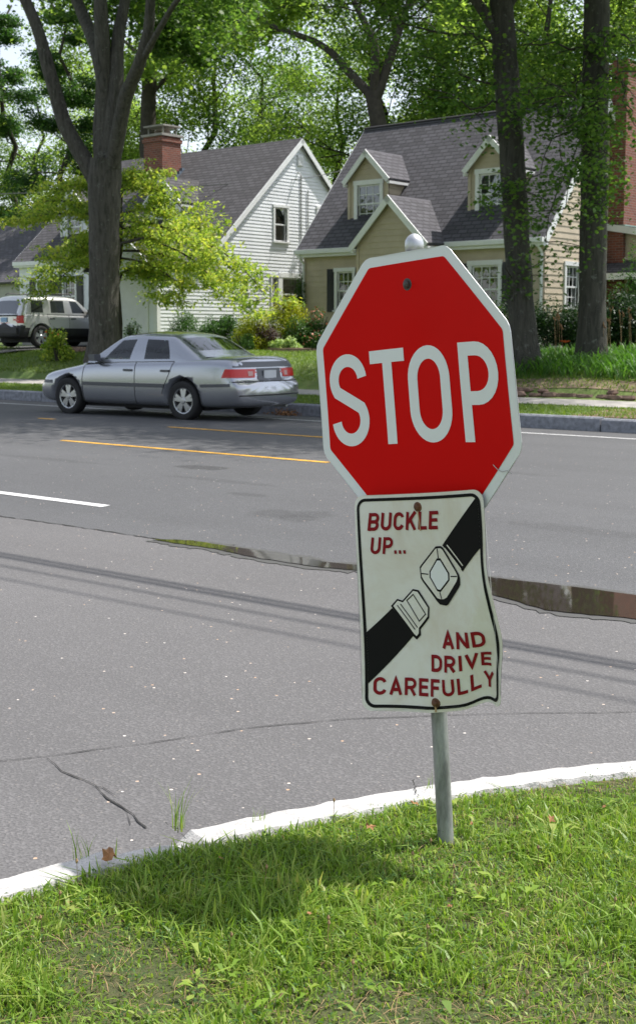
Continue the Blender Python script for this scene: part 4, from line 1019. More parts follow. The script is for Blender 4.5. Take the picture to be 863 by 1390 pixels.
# garage wing, its roof falling to the right
WD = 33.9; GR = -11.0
m = MB(); fw = front(WD)
siding(m, fw, [(RR, 3.42), (GR, 3.42), (GR, 2.1 + 1.33), (GR, 3.43), (RR, 4.38)], [], .165); siding(m, fw, [(RR, BZ), (RR + .6, BZ), (RR + .6, 3.1), (RR, 3.1)], [], .165)
siding(m, side(GR), [(WD, BZ), (39, BZ), (39, 3.4), (WD, 3.4)], [], .165); m.build("wing_wall", M['siding_beige'], hb)
m = MB(); slab(m, [(GR + .3, WD - .2, 3.30), (GR + .3, 39.2, 3.30), (RR, 39.2, 4.52), (RR, WD - .2, 4.52)], .1)
slab(m, [(RR, WD - .75, 3.12), (GR + .3, WD - .75, 3.12), (GR + .3, WD - .02, 3.46), (RR, WD - .02, 3.46)], .08); m.build("wing_roof", M['roof_grey'], hb)
m = MB(); rake(m, (RR + .02, WD - .203, 4.50), (GR + .3, WD - .203, 3.28), (0, -1, 0), .19); m.box(RR, GR + .3, WD - .79, WD - .752, 2.90, 3.08); build_each(m, "wing_trim", M['trim'], hb)
m = MB(); pbox(m, fw, RR + .65, GR - .3, BZ - .2, 3.0, -.12, -.04)
for i in range(1, 4): pbox(m, fw, RR + .65, GR - .3, BZ + .5 * i, BZ + .5 * i + .02, -.04, -.03)
m.build("garage_door", M['shutter'], hb)

# --- white house
WZ = .97; GL = -38.45; GRt = -28.67; WF, WB = 29.1, 37.3; AD, AZ = 33.2, 7.86; WE = 3.95; WS = (AZ - WE) / (AD - WF + .2)
hw_ = thing("house", "white clapboard house with brown grey roof and a brick chimney, left of the beige house", "house", (-33.5, WF, WZ - .05))
g2 = (31.95, 32.55, 4.42, 5.52); g1 = (31.80, 32.10, 2.15, 3.25); g1b = (32.30, 33.30, 2.15, 3.25); gs = (30.25, 30.65, 2.75, 3.25); g3 = (34.15, 34.75, 4.6, 5.62)
m = MB(); gp = [(26.69, WZ + .2), (WB, WZ + .2), (WB, WE), (WB, WE + .001), (WB, WE + .002), (26.69, WE - .45)]
siding(m, side(GRt), [(26.69, WZ + .2), (WB, WZ + .2), (WB, 3.45), (26.69, 3.45)], [gs, g1, g1b], .112)
siding(m, side(GRt), [(WF - .0, 3.45), (WB, 3.45), (WB, WE), (AD, AZ - .05), (WF, WE)], [g2, g3], .112)
m.build("gable_wall", M['siding_white'], hw_)
m = MB(); fm = front(WF); wh = [(-37.40, -36.85, 2.1, 3.28), (-35.95, -35.35, 2.1, 3.28)]
siding(m, fm, [(GL, WZ + .2), (-31.7, WZ + .2), (-31.7, WE), (GL, WE)], wh, .112); siding(m, lambda a, z, o: (GL - o, a, z), [(WF, WZ + .2), (WB, WZ + .2), (WB, WE), (AD, AZ - .05), (WF, WE)], [], .112)
siding(m, lambda a, z, o: (a, WB + o, z), [(GL, WZ + .2), (GRt, WZ + .2), (GRt, WE), (GL, WE)], [], .112); m.build("front_wall", M['siding_white'], hw_)
m = MB(); fg = front(26.69)
siding(m, fg, [(-31.75, WZ + .1), (-28.67, WZ + .1), (-28.67, 3.4), (-30.2, 4.6), (-31.75, 3.4)], [(-31.3, -29.15, WZ + .1, 3.12)], .112)
siding(m, lambda a, z, o: (-31.75 - o, a, z), [(26.69, WZ), (WF, WZ), (WF, 3.4), (26.69, 3.4)], [], .112); m.build("garage_wall", M['siding_white'], hw_)
m = MB(); pbox(m, fg, -31.3, -29.15, WZ - .05, 3.12, -.1, -.05)
for i in range(1, 4): pbox(m, fg, -31.3, -29.15, WZ + .53 * i, WZ + .53 * i + .012, -.05, -.044)
m.build("garage_door", M['white'], hw_)
m = MB(); pbox(m, fg, -31.42, -31.3, WZ, 3.24, -.02, .04); pbox(m, fg, -29.15, -29.03, WZ, 3.24, -.02, .04); pbox(m, fg, -31.3, -29.15, 3.12, 3.24, -.02, .04); m.box(-28.80, -28.652, 26.655, 26.69, WZ, 3.4); m.box(-28.668, -28.64, 26.655, 26.80, WZ, 3.4); build_each(m, "garage_trim", M['trim'], hw_)
m = MB(); m.box(GL + .02, GRt - .02, WF + .02, WB - .02, WZ - .5, WZ + .21); m.build("foundation", M['foundation'], hw_)
m = MB()
slab(m, [(GL - .12, WF - .2, WE), (GRt + .12, WF - .2, WE), (GRt + .12, AD, AZ), (GL - .12, AD, AZ)], .1); slab(m, [(GRt + .12, WB + .2, WE), (GL - .12, WB + .2, WE), (GL - .12, AD, AZ), (GRt + .12, AD, AZ)], .1)
slab(m, [(-28.55, 26.4, 3.38), (-28.55, 29.6, 3.38), (-30.2, 30.2, 4.72), (-30.2, 26.4, 4.72)], .09); slab(m, [(-31.87, 29.6, 3.38), (-31.87, 26.4, 3.38), (-30.2, 26.4, 4.72), (-30.2, 30.2, 4.72)], .09)
rw = m.build("roof", M['roof_brown'], hw_)
m = MB(); rake(m, (GRt + .123, WF - .2, WE - .02), (GRt + .123, AD, AZ - .02), (1, 0, 0), .15); rake(m, (GRt + .123, WB + .2, WE - .02), (GRt + .123, AD, AZ - .02), (1, 0, 0), .15); rake(m, (GL - .123, WF - .2, WE - .02), (GL - .123, AD, AZ - .02), (-1, 0, 0), .15)
m.box(GL - .1, -31.9, WF - .24, WF - .2, WE - .14, WE + .0); m.box(GL - .1, -31.8, WF - .19, WF - .01, WE - .2, WE - .12)
rake(m, (-28.54, 26.397, 3.37), (-30.2, 26.397, 4.71), (0, -1, 0), .15); rake(m, (-31.88, 26.397, 3.37), (-30.2, 26.397, 4.71), (0, -1, 0), .15)
build_each(m, "rake_board", M['trim'], hw_)
window(hw_, side(GRt), *g2, cas=.08, grid=(1, 1)); window(hw_, side(GRt), *g3, cas=.08, grid=(1, 1)); window(hw_, side(GRt), *g1, cas=.06, grid=(2, 2), curtain=False); window(hw_, side(GRt), *g1b, cas=.14, grid=(1, 1)); window(hw_, side(GRt), *gs, cas=.06, grid=(1, 1), sashes=1, curtain=False)
for w_ in wh: window(hw_, fm, *w_, cas=.08, grid=(2, 2))
for a in ((-37.85, -37.52), (-36.74, -36.42), (-36.40, -36.07), (-35.24, -34.92)): shutter(hw_, fm, a[0], a[1], 2.0, 3.38)
dm, _ = gable_dormer(hw_, -36.3, .75, 29.9, 4.45, 5.75, 6.45, WF - .2, WE, WS, (-36.65, -35.95, 4.7, 5.6), 'siding_white', 'roof_brown', label="white dormer behind the lime tree", course=.112)
window(hw_, front(29.9), -36.65, -35.95, 4.7, 5.6, cas=.09, grid=(2, 2), label="window of the white dormer")
dm, _ = gable_dormer(hw_, -32.0, .80, 30.2, 4.7, 5.75, 6.5, WF - .2, WE, WS, (-32.35, -31.65, 4.85, 5.6), 'siding_white', 'roof_brown', label="white dormer below the chimney", course=.112)
window(hw_, front(30.2), -32.35, -31.65, 4.85, 5.6, cas=.08, grid=(2, 2), label="window of the dormer below the chimney")
# chimney on the front slope
m = MB(); uvbox(m, -34.35, -33.42, 31.45, 32.35, 5.6, 8.22); uvbox(m, -34.39, -33.38, 31.41, 32.39, 8.02, 8.14); ch = m.build("chimney", M['brick'], rw)
m = MB(); m.box(-34.42, -33.35, 31.38, 32.42, 8.22, 8.30); m.build("chimney_crown", M['concrete'], ch)
for x in (-34.1, -33.67): 
    m = MB(); m.tube([(x, 31.9, 8.3), (x, 31.9, 8.48)], .13, 12); m.build("flue", M['brick'], ch)
m = MB(); m.box(-34.40, -33.38, 31.48, 32.32, 8.56, 8.61)
for x in (-34.25, -33.52):
    for y in (31.6, 32.2): m.box(x - .02, x + .02, y - .02, y + .02, 8.3, 8.56)
m.build("chimney_cap", M['concrete'], ch)
m = MB(); sl_ = WS
for i in range(7):
    y = 31.5 + i * .13; zz = WE + (y - WF + .2) * WS; m.box(-33.43, -33.30, y, y + .12, zz - .05, zz + .16)
m.build("flashing", M['lead'], ch)
m = MB(); pbox(m, side(GRt), 33.08, 33.36, 6.95, 7.3, .01, .05)
for i in range(6): pbox(m, side(GRt), 33.10, 33.34, 6.98 + i * .05, 7.0 + i * .05, .05, .065)
m.build("vent", M['white'], hw_)
m = MB(); m.tube([(GRt + .03, 33.1, 6.75), (GRt + .25, 33.0, 6.6), (GRt + .25, 33.0, 6.45)], .02, 6); m.tube([(GRt + .04, 33.25, 6.65), (GRt + .04, 33.25, 2.2)], .018, 6); m.tube([(GRt + .04, 33.6, 6.2), (GRt + .04, 33.6, 2.2)], .014, 6)
m.build("service_bracket", M['galv'], hw_)
# neighbour at far left
nb = thing("house", "pale neighbour house at the left edge, mostly hidden by foliage", "house", (-44.5, 34, 1.1))
m = MB(); siding(m, side(-43.2), [(33, 1.1), (41, 1.1), (41, 3.6), (37, 6.2), (33, 3.6)], [], .14); siding(m, front(33), [(-52, 1.1), (-43.2, 1.1), (-43.2, 3.6), (-52, 3.6)], [(-46, -45.2, 2, 3.2)], .14)
m.build("wall", plain('tan_siding', (.40, .40, .36), .7), nb)
window(nb, front(33), -46, -45.2, 2, 3.2)
m = MB(); slab(m, [(-52.2, 32.7, 3.5), (-43.0, 32.7, 3.5), (-43.0, 37, 6.35), (-52.2, 37, 6.35)]); slab(m, [(-43.0, 41.3, 3.5), (-52.2, 41.3, 3.5), (-52.2, 37, 6.35), (-43.0, 37, 6.35)]); m.build("roof", M['roof_grey'], nb)
m = MB(); rake(m, (-42.99, 32.7, 3.48), (-42.99, 37, 6.33), (1, 0, 0)); rake(m, (-42.99, 41.3, 3.48), (-42.99, 37, 6.33), (1, 0, 0)); build_each(m, "rake_board", M['trim'], nb)
# service wires to the white house
def wire(p, q, sag, rad, lab):
    m = MB(); P = []
    for i in range(25):
        t = i / 24; P.append((lerp(p[0], q[0], t), lerp(p[1], q[1], t), lerp(p[2], q[2], t) - sag * 4 * t * (1 - t)))
    m.tube(P, rad, 5); tag(street(m.build("service_wire", M['wire'])), lab, "wire", "wires strung to the houses")
M['wire'] = plain('grey_wire', (.25, .25, .24), .6)
wire((GRt + .25, 33.0, 6.5), (-50, 16.6, 6.6), .5, .014, "wire from the white gable past the chimney to the left")
wire((-36, 24.3, 5.1), (-70, 16.6, 7.2), .2, .012, "straight thin wire crossing behind the lime tree at left")
wire((GRt + .25, 33.0, 6.5), (RL + 1.5, 33.4, 7.2), .12, .012, "short wire from the white gable to the beige house roof")

# ------------------------------------------------------------------ cars (local frame: x forward, y left, z up)
def cage_mesh(rows, mats_fn=None, closed_ends=True, sub=2, crease=None):
    """rows of points (same count); returns an evaluated, subdivided bmesh"""
    bm = bmesh.new(); V = [[bm.verts.new(p) for p in row] for row in rows]
    n = len(rows[0])
    for i in range(len(rows) - 1):
        for j in range(n - 1):
            q = [V[i][j], V[i][j + 1], V[i + 1][j + 1], V[i + 1][j]]
            f = bm.faces.new(q)
            if mats_fn: f.material_index = mats_fn(i, j)
    return bm, V
def evaluated(bm, name, sub=2, cutters=()):
    me = bpy.data.meshes.new(name); bm.to_mesh(me); bm.free(); o = bpy.data.objects.new(name, me); col.objects.link(o)
    if sub: s = o.modifiers.new("s", 'SUBSURF'); s.levels = sub; s.render_levels = sub
    for c in cutters: b = o.modifiers.new("b", 'BOOLEAN'); b.operation = 'DIFFERENCE'; b.object = c; b.solver = 'EXACT'
    dg = bpy.context.evaluated_depsgraph_get(); dg.update(); me2 = bpy.data.meshes.new_from_object(o.evaluated_get(dg)); bpy.data.objects.remove(o); return me2
def link_mesh(name, me, mats, parent, smooth=True):
    me.materials.clear()
    for m in (mats if isinstance(mats, (list, tuple)) else [mats]): me.materials.append(m)
    if smooth: me.polygons.foreach_set('use_smooth', [True] * len(me.polygons))
    me.name = name; o = bpy.data.objects.new(name, me); col.objects.link(o); o.parent = parent; return o
def submesh(me, keep):
    bm = bmesh.new(); bm.from_mesh(me); bmesh.ops.delete(bm, geom=[f for f in bm.faces if not keep(f)], context='FACES')
    out = bpy.data.meshes.new("sub"); bm.to_mesh(out); bm.free()
    for p in out.polygons: p.material_index = 0
    return out
def body_rows(st):
    rows = []
    for (x, Wd, zl, sh, top) in st:
        half = [(0, zl), (Wd - .16, zl), (Wd - .05, zl + min(.05, .1 * (sh - zl))), (Wd - .012, zl + min(.16, .28 * (sh - zl))), (Wd, lerp(zl, sh, .52)), (Wd - .004, lerp(zl, sh, .72)), (Wd - .022, sh - min(.055, .1 * (sh - zl))), (Wd - .065, sh), (Wd - .15, lerp(sh, top, .6)), (Wd * .5, top - .004), (0, top)]
        rows.append([(x, -y, z) for y, z in half[::-1]][:-1] + [(x, y, z) for y, z in half])
    return rows
def loft_body(st, cut, xmod=None):
    rows = body_rows(st); bm = bmesh.new(); V = []
    for row in rows: V.append([bm.verts.new(p) for p in row])          # last point meets the first (bottom centre)
    n = len(V[0])
    for i in range(len(V) - 1):
        for j in range(n): bm.faces.new((V[i][j], V[i][(j + 1) % n], V[i + 1][(j + 1) % n], V[i + 1][j]))
    for row, sg in ((V[0], 1), (V[-1], -1)):                        # end caps as quads strips
        k = n // 2; top = 0
        # pair j with n-j around the top centre
        idx = [(j, (n - 2 - j) % n) for j in range(0, n)]
        L = [row[10 - i] if False else None for i in range(0)]
        left = [row[i] for i in range(0, 11)]; right = [row[i] for i in range(10, n)]
        bm.faces.new([row[i] for i in range(n)] if sg == 1 else [row[i] for i in range(n - 1, -1, -1)])
    bmesh.ops.recalc_face_normals(bm, faces=bm.faces[:])
    if bm.calc_volume(signed=True) < 0: bmesh.ops.reverse_faces(bm, faces=bm.faces[:])
    cutters = []
    for (x, z, r, y0, y1) in cut:
        m = MB(); m.tube([(x, y0, z), (x, y1, z)], r, 40); o = m.build("cutter", M['dark']); cutters.append(o)
        b_ = bmesh.new(); b_.from_mesh(o.data); bmesh.ops.recalc_face_normals(b_, faces=b_.faces[:])
        if b_.calc_volume(signed=True) < 0: bmesh.ops.reverse_faces(b_, faces=b_.faces[:])
        b_.to_mesh(o.data); b_.free()
    me = evaluated(bm, "body", 2, cutters)
    for o in cutters: bpy.data.objects.remove(o)
    if xmod:
        for v in me.vertices: v.co.x += xmod(v.co.x, v.co.z, v.co.y)
    me.update(); return me
def wheel(par, x, y, r, w, sgn, spokes=5, rimr=.66, steer=0):
    m = MB(); hw = w / 2; yc = 0
    prof = [(r * rimr, -hw * .82), (r * .9, -hw), (r * .975, -hw * .86), (r, -hw * .6), (r, hw * .6), (r * .975, hw * .86), (r * .9, hw), (r * rimr, hw * .82)]
    m.lathe(prof, 40); o = m.build("wheel", M['tyre'], None, smooth=True); o.parent = par; o.location = (x, y, r)
    m = MB(); R_ = r * rimr; f = hw * .80 * sgn
    m.lathe([(R_ * .995, f), (R_ * .93, f - .005 * sgn), (R_ * .9, f - .03 * sgn), (R_ * .86, -f * .6)], 40)
    for k in range(spokes):
        a = 2 * math.pi * k / spokes + .3
        for q in (-1, 1):
            c0, c1 = a + q * .16, a + q * .20; wd = .11 * R_ * (1.3 if spokes < 6 else .8)
            p0 = Vector((math.cos(a) * R_ * .16, f - .012 * sgn, math.sin(a) * R_ * .16)); p1 = Vector((math.cos(c1) * R_ * .93, f - .012 * sgn, math.sin(c1) * R_ * .93))
            t = (p1 - p0).normalized(); s = Vector((-t.z, 0, t.x)); n = Vector((0, sgn, 0))
            A = [p0 - s * wd, p0 + s * wd, p1 + s * wd * .9, p1 - s * wd * .9]; B = [p - n * .03 for p in A]; A2 = [p + n * .006 * (1 if i < 2 else .2) for i, p in enumerate(A)]
            m.add(A2 + B, [(0, 1, 2, 3), (7, 6, 5, 4), (0, 4, 5, 1), (1, 5, 6, 2), (2, 6, 7, 3), (3, 7, 4, 0)])
    m.lathe([(.001, f + .008 * sgn), (R_ * .2, f + .006 * sgn), (R_ * .27, f - .01 * sgn), (R_ * .27, f - .04 * sgn)], 24)
    rim = m.build("rim", M['rim'], None, smooth=False); rim.parent = o
    m = MB(); m.lathe([(.001, f - .055 * sgn), (R_ * .92, f - .055 * sgn)], 24); b = m.build("brake_disc", M['dark'], None); b.parent = o
    return o
class Proj:
    """lays flat drawings onto the body from the side, the rear or the front"""
    def __init__(s, mes):
        bm = bmesh.new()
        for me in mes: bm.from_mesh(me)
        s.t = BVHTree.FromBMesh(bm); bm.free()
    def hit(s, a, z, view, off, flat=None):
        if view in ('L', 'R'):
            sg = 1 if view == 'L' else -1; p, n, i, d = s.t.ray_cast(Vector((a, sg * 2, z)), Vector((0, -sg, 0))); 
            k = 0
            while p is None and k < 30: k += 1; a *= .995; p, n, i, d = s.t.ray_cast(Vector((a, sg * 2, z)), Vector((0, -sg, 0)))
            if p is None: return Vector((a, sg * (flat or .8), z))
        else:
            sg = -1 if view == 'B' else 1; p, n, i, d = s.t.ray_cast(Vector((sg * 4, a, z)), Vector((-sg, 0, 0)))
            k = 0
            while p is None and k < 30: k += 1; a *= .985; p, n, i, d = s.t.ray_cast(Vector((sg * 4, a, z)), Vector((-sg, 0, 0)))
            if p is None: return Vector((sg * (flat or 2), a, z))
        v = Vector((0, 1 if view == 'L' else -1, 0)) if view in 'LR' else Vector((-1 if view == 'B' else 1, 0, 0))
        return p + (v if n.dot(v) < .3 else n * (1 if n.dot(v) > 0 else -1)) * off
    def patch(s, m, poly, view, off=.006, cell=.06):
        flat_shape(m, poly, lambda u, v, w: s.hit(u, v, view, off), 0, cell)
    def strip(s, m, pts, wd, view, off=.005):
        ribbon(m, pts, wd, lambda u, v, w: s.hit(u, v, view, off), 0)
def greenhouse(ST, n_side):
    """ST: stations of half sections [(x, y, z) * k] from base to roof centre"""
    pass

def make_car(root, st, wheels, xmod, gh, paintm, glassm, cladz=None):
    (xf, xr, wr_, ww, track) = wheels
    cut = []
    for x in (xf, xr):
        for s in (1, -1): cut.append((x, wr_ + .01, wr_ * 1.19, s * (track - .20), s * 1.3))
    me = loft_body(st, cut, xmod)
    if cladz:
        link_mesh("body", submesh(me, lambda f: not cladz(f.calc_center_median())), paintm, root); link_mesh("cladding", submesh(me, lambda f: cladz(f.calc_center_median())), M['cladding'], root)
    else:
        lid = lambda c: c.z > .86 and abs(c.y) < .74 and -1.5 < c.x < .78
        link_mesh("body", submesh(me, lambda f: not lid(f.calc_center_median())), paintm, root); link_mesh("cabin_lining", submesh(me, lambda f: lid(f.calc_center_median())), M['seat'], root)
    # greenhouse cage: rows are stations, columns run left base -> roof -> right base
    rows, glass = gh; bm = bmesh.new(); V = []
    for row in rows: V.append([bm.verts.new((x, y, z)) for (x, y, z) in row] + [bm.verts.new((x, -y, z)) for (x, y, z) in row[::-1][1:]])
    n = len(V[0]); k = len(rows[0]) - 1
    for i in range(len(V) - 1):
        for j in range(n - 1):
            f = bm.faces.new((V[i][j], V[i + 1][j], V[i + 1][j + 1], V[i][j + 1])); jj = j if j < k else n - 2 - j
            f.material_index = glass(i, jj)
    bm2 = bm; me2 = evaluated(bm2, "gh", 2)
    link_mesh("roof_and_pillars", submesh(me2, lambda f: f.material_index == 0), paintm, root)
    names = {1: "windscreen", 2: "rear_window", 3: "side_window", 4: "side_window", 5: "side_window"}
    for idx in sorted({p.material_index for p in me2.polygons} - {0}):
        if idx <= 2: link_mesh(names[idx], submesh(me2, lambda f: f.material_index == idx), glassm, root)
        else:
            for s in (1, -1): link_mesh(names[idx], submesh(me2, lambda f: f.material_index == idx and f.calc_center_median().y * s > 0), glassm, root)
    for x in (xf, xr):
        for s in (1, -1): wheel(root, x, s * track, wr_, ww, s)
    m = MB(); m.box(xr - .35, xf + .3, -track + .12, track - .12, .16, .5); m.build("underbody", M['dark'], None).parent = root
    return me, me2
def car_root(name, label, cat, r, d, z, heading, group=None):
    o = bpy.data.objects.new(name, None); col.objects.link(o); o.location = W(r, d, z); o.rotation_euler = (0, 0, heading); tag(o, label, cat, group); ORG[o.name] = Vector((0, 0, 0)); return o
def part(m, name, mat, root, smooth=False, parent=None):
    o = m.build(name, mat, None, smooth=smooth); o.parent = parent or root; return o

# --- silver sedan, driving left
_h = -Rv * math.cos(math.radians(3.6)) - Nv * math.sin(math.radians(3.6)); HL = math.atan2(_h.y, _h.x)                                       # heading along the road to the left
sx = -2.67 / 2
car = car_root("sedan", "silver blue four door sedan driving left along the far lane", "car", -16.86, 15.70, zroad(15.7), HL); car.scale = (1.03, 1.03, 1.03)
st = [(2.27, .60, .34, .50, .545), (2.22, .72, .27, .56, .63), (2.08, .81, .22, .64, .71), (1.80, .855, .19, .72, .78), (1.33, .875, .19, .79, .855), (.98, .88, .19, .86, .91), (.75, .885, .19, .90, .935), (0, .888, .19, .92, .95), (-.8, .888, .19, .935, .96), (-1.33, .882, .19, .955, .985), (-1.68, .872, .19, .965, 1.03), (-2.0, .855, .20, .955, 1.04), (-2.24, .83, .22, .94, 1.035), (-2.33, .81, .27, .91, 1.01), (-2.355, .78, .36, .88, .965)]
def xm(x, z, y):
    q = -.09 * sst(-1.75, -2.2, x) - .05 * sst(1.85, 2.15, x)
    if x < -2.1: q -= .105 * (1 - sst(.55, .70, z)) * sst(-2.1, -2.3, x); q += .05 * sst(.66, 1.0, z) * sst(-2.2, -2.34, x)
    if x > 2.0: q += .05 * (1 - sst(.48, .56, z)) * sst(2.0, 2.2, x); 
    if abs(x) > 1.9: q -= (1 if x > 0 else -1) * .12 * (abs(y) / .8) ** 3 * sst(1.9, 2.3, abs(x)) * .9
    return q
def hrow(base, gb, gt, rail, c1, c0): return [base, gb, gt, rail, c1, c0]
# columns: base, glass bottom, mid, glass top, rail, quarter, centre
GH = [
 [(1.00, .80, .86), (.98, .79, .88), (.97, .78, .885), (.96, .77, .89), (.97, .74, .895), (1.05, .42, .92), (1.08, 0, .925)],
 [(.86, .82, .90), (.84, .81, .925), (.74, .795, .965), (.70, .775, .985), (.72, .735, .985), (.90, .42, .975), (.94, 0, .985)],
 [(.80, .825, .90), (.78, .815, .935), (.52, .745, 1.12), (.26, .665, 1.29), (.23, .60, 1.335), (.30, .38, 1.36), (.34, 0, 1.37)],
 [(.62, .83, .90), (.60, .82, .945), (.40, .755, 1.12), (.16, .67, 1.30), (.12, .60, 1.355), (.17, .36, 1.395), (.20, 0, 1.405)],
 [(-.25, .83, .90), (-.25, .822, .95), (-.25, .76, 1.13), (-.25, .675, 1.325), (-.25, .60, 1.385), (-.25, .35, 1.425), (-.25, 0, 1.435)],
 [(-.34, .83, .90), (-.34, .822, .95), (-.34, .76, 1.13), (-.34, .675, 1.325), (-.34, .60, 1.385), (-.34, .35, 1.425), (-.34, 0, 1.435)],
 [(-1.14, .825, .92), (-1.14, .815, .965), (-1.08, .755, 1.13), (-.94, .67, 1.30), (-.93, .60, 1.36), (-.90, .36, 1.405), (-.90, 0, 1.415)],
 [(-1.30, .815, .93), (-1.30, .805, .975), (-1.22, .745, 1.13), (-1.06, .65, 1.29), (-1.04, .59, 1.335), (-1.02, .37, 1.375), (-1.02, 0, 1.385)],
 [(-1.56, .80, .95), (-1.56, .79, .98), (-1.54, .735, 1.02), (-1.46, .68, 1.075), (-1.46, .63, 1.10), (-1.54, .40, 1.085), (-1.58, 0, 1.09)],
 [(-1.72, .79, .94), (-1.72, .78, .965), (-1.70, .72, .99), (-1.66, .67, 1.01), (-1.66, .62, 1.02), (-1.72, .40, 1.02), (-1.75, 0, 1.025)]]
def gfn(i, j):
    if i == 1 and j >= 4: return 1
    if i == 7 and j >= 4: return 2
    if i in (3,) and j in (1, 2): return 3
    if i == 5 and j in (1, 2): return 4
    return 0
me, me2 = make_car(car, st, (1.335, -1.335, .318, .21, .765), xm, (GH, gfn), M['car_paint'], M['car_glass'])
pj = Proj([me, me2])
for v in 'LR':
    m = MB(); pj.strip(m, [(2.0 if k == 0 else 2.05 - k * .2, .50) for k in range(0)] or [(2.12, .565), (1.72, .565)], .055, v, .008); pj.strip(m, [(.95, .55), (-.95, .55)], .06, v, .012); pj.strip(m, [(-1.72, .565), (-2.30, .585)], .05, v, .008); part(m, "side_moulding", M['moulding'], car)
    m = MB(); pj.strip(m, [(.90, .235), (-.92, .235)], .07, v, .006); part(m, "sill_trim", M['moulding'], car)
    m = MB()
    for P in ([(.92, .86), (.95, .62), (.93, .25)], [(-.295, .93), (-.295, .24)], [(-1.14, .94), (-1.05, .72), (-.93, .50), (-.90, .42)], [(.92, .90), (-1.14, .945)]): pj.strip(m, P, .011, v, .003)
    part(m, "door_gap", M['dark'], car)
    for x in (-.14, -.98):
        m = MB(); y = 1 if v == 'L' else -1; p = pj.hit(x, .79, v, 0); m.box(p.x - .09, p.x + .09, p.y - .004 if y > 0 else p.y - .028, p.y + .028 if y > 0 else p.y + .004, .775, .81); part(m, "door_handle", M['moulding'], car)
    m = MB(); y = 1 if v == 'L' else -1; c = (.58, y * .935, .99)
    vs = [(c[0] + dx * .07 + (-.02 if dz < 0 else 0), c[1] + dy * .075, c[2] + dz * .055) for dx in (-1, 1) for dy in (-1, 1) for dz in (-1, 1)]
    m.add(vs, [(0, 1, 3, 2), (4, 6, 7, 5), (0, 4, 5, 1), (2, 3, 7, 6), (0, 2, 6, 4), (1, 5, 7, 3)]); m.box(.56, .64, min(y * .80, y * .87), max(y * .80, y * .87), .93, .98); part(m, "wing_mirror", M['moulding'], car)
    m = MB(); pj.patch(m, [(-2.14, .70), (-2.44, .70), (-2.44, .835), (-2.20, .835)], v, .006, .03); part(m, "tail_light", M['red_lamp'], car)
    m = MB(); pj.patch(m, [(2.02, .60), (2.24, .555), (2.24, .64), (2.04, .68)], v, .006, .04); part(m, "headlight", M['headlamp'], car)
for s in (1, -1):
    m = MB(); pj.patch(m, [(s * .80, .70), (s * .36, .70), (s * .33, .835), (s * .80, .835)], 'B', .007, .05); part(m, "tail_light", M['red_lamp'], car)
    m = MB(); pj.patch(m, [(s * .50, .725), (s * .40, .725), (s * .40, .80), (s * .50, .80)], 'B', .010, .05); part(m, "reversing_light", M['amber'], car)
m = MB(); pj.patch(m, [(-.30, .64), (.30, .64), (.30, .845), (-.30, .845)], 'B', .004, .06); pl_ = part(m, "plate_recess", M['moulding'], car)
m = MB(); p = pj.hit(0, .74, 'B', .01); m.box(p.x - .012, p.x, -.155, .155, .665, .81); part(m, "number_plate", M['plate'], car)
m = MB(); pj.patch(m, [(-.76, .86), (.76, .86), (.72, .95), (-.72, .95)], 'B', .003, .08); part(m, "boot_panel", M['moulding'], car)
m = MB(); pj.strip(m, [(-.82, .635), (.82, .635)], .014, 'B', .004); pj.strip(m, [(-.76, .42), (.76, .42)], .02, 'B', .003); part(m, "bumper_gap", M['dark'], car)
m = MB(); pj.patch(m, [(-.06, .50), (.22, .50), (.20, .55), (-.04, .55)], 'B', .004, .08); part(m, "bumper_sticker", M['plate'], car)
m = MB(); m.tube([(-2.1, -.55, .22), (-2.36, -.55, .22)], .03, 10); part(m, "exhaust", M['galv'], car)
for y in (-.37, .37):
    m = MB(); m.box(-.05, .42, y - .22, y + .22, .45, .70)
    A_ = [(-.02, y - .22, .60), (.06, y - .22, .60), (-.10, y - .19, 1.04), (-.17, y - .19, 1.04)]; B_ = [(p[0], 2 * y - p[1], p[2]) for p in A_]
    m.add(A_ + B_, [(0, 1, 2, 3), (7, 6, 5, 4), (0, 4, 5, 1), (1, 5, 6, 2), (2, 6, 7, 3), (3, 7, 4, 0)]); m.box(-.19, -.12, y - .10, y + .10, 1.06, 1.20); part(m, "front_seat", M['seat'], car)
m = MB(); m.box(-1.35, -1.12, -.62, .62, .45, 1.0); m.box(.66, .95, -.68, .68, .7, .90); part(m, "rear_seat_and_dash", M['seat'], car)
m = MB(); m.tube([(.45 + .05 * math.sin(a) * 0, .37 + .18 * math.cos(a), .92 + .18 * math.sin(a)) for a in [k * math.pi / 8 for k in range(17)]], .014, 6); part(m, "steering_wheel", M['dark'], car)

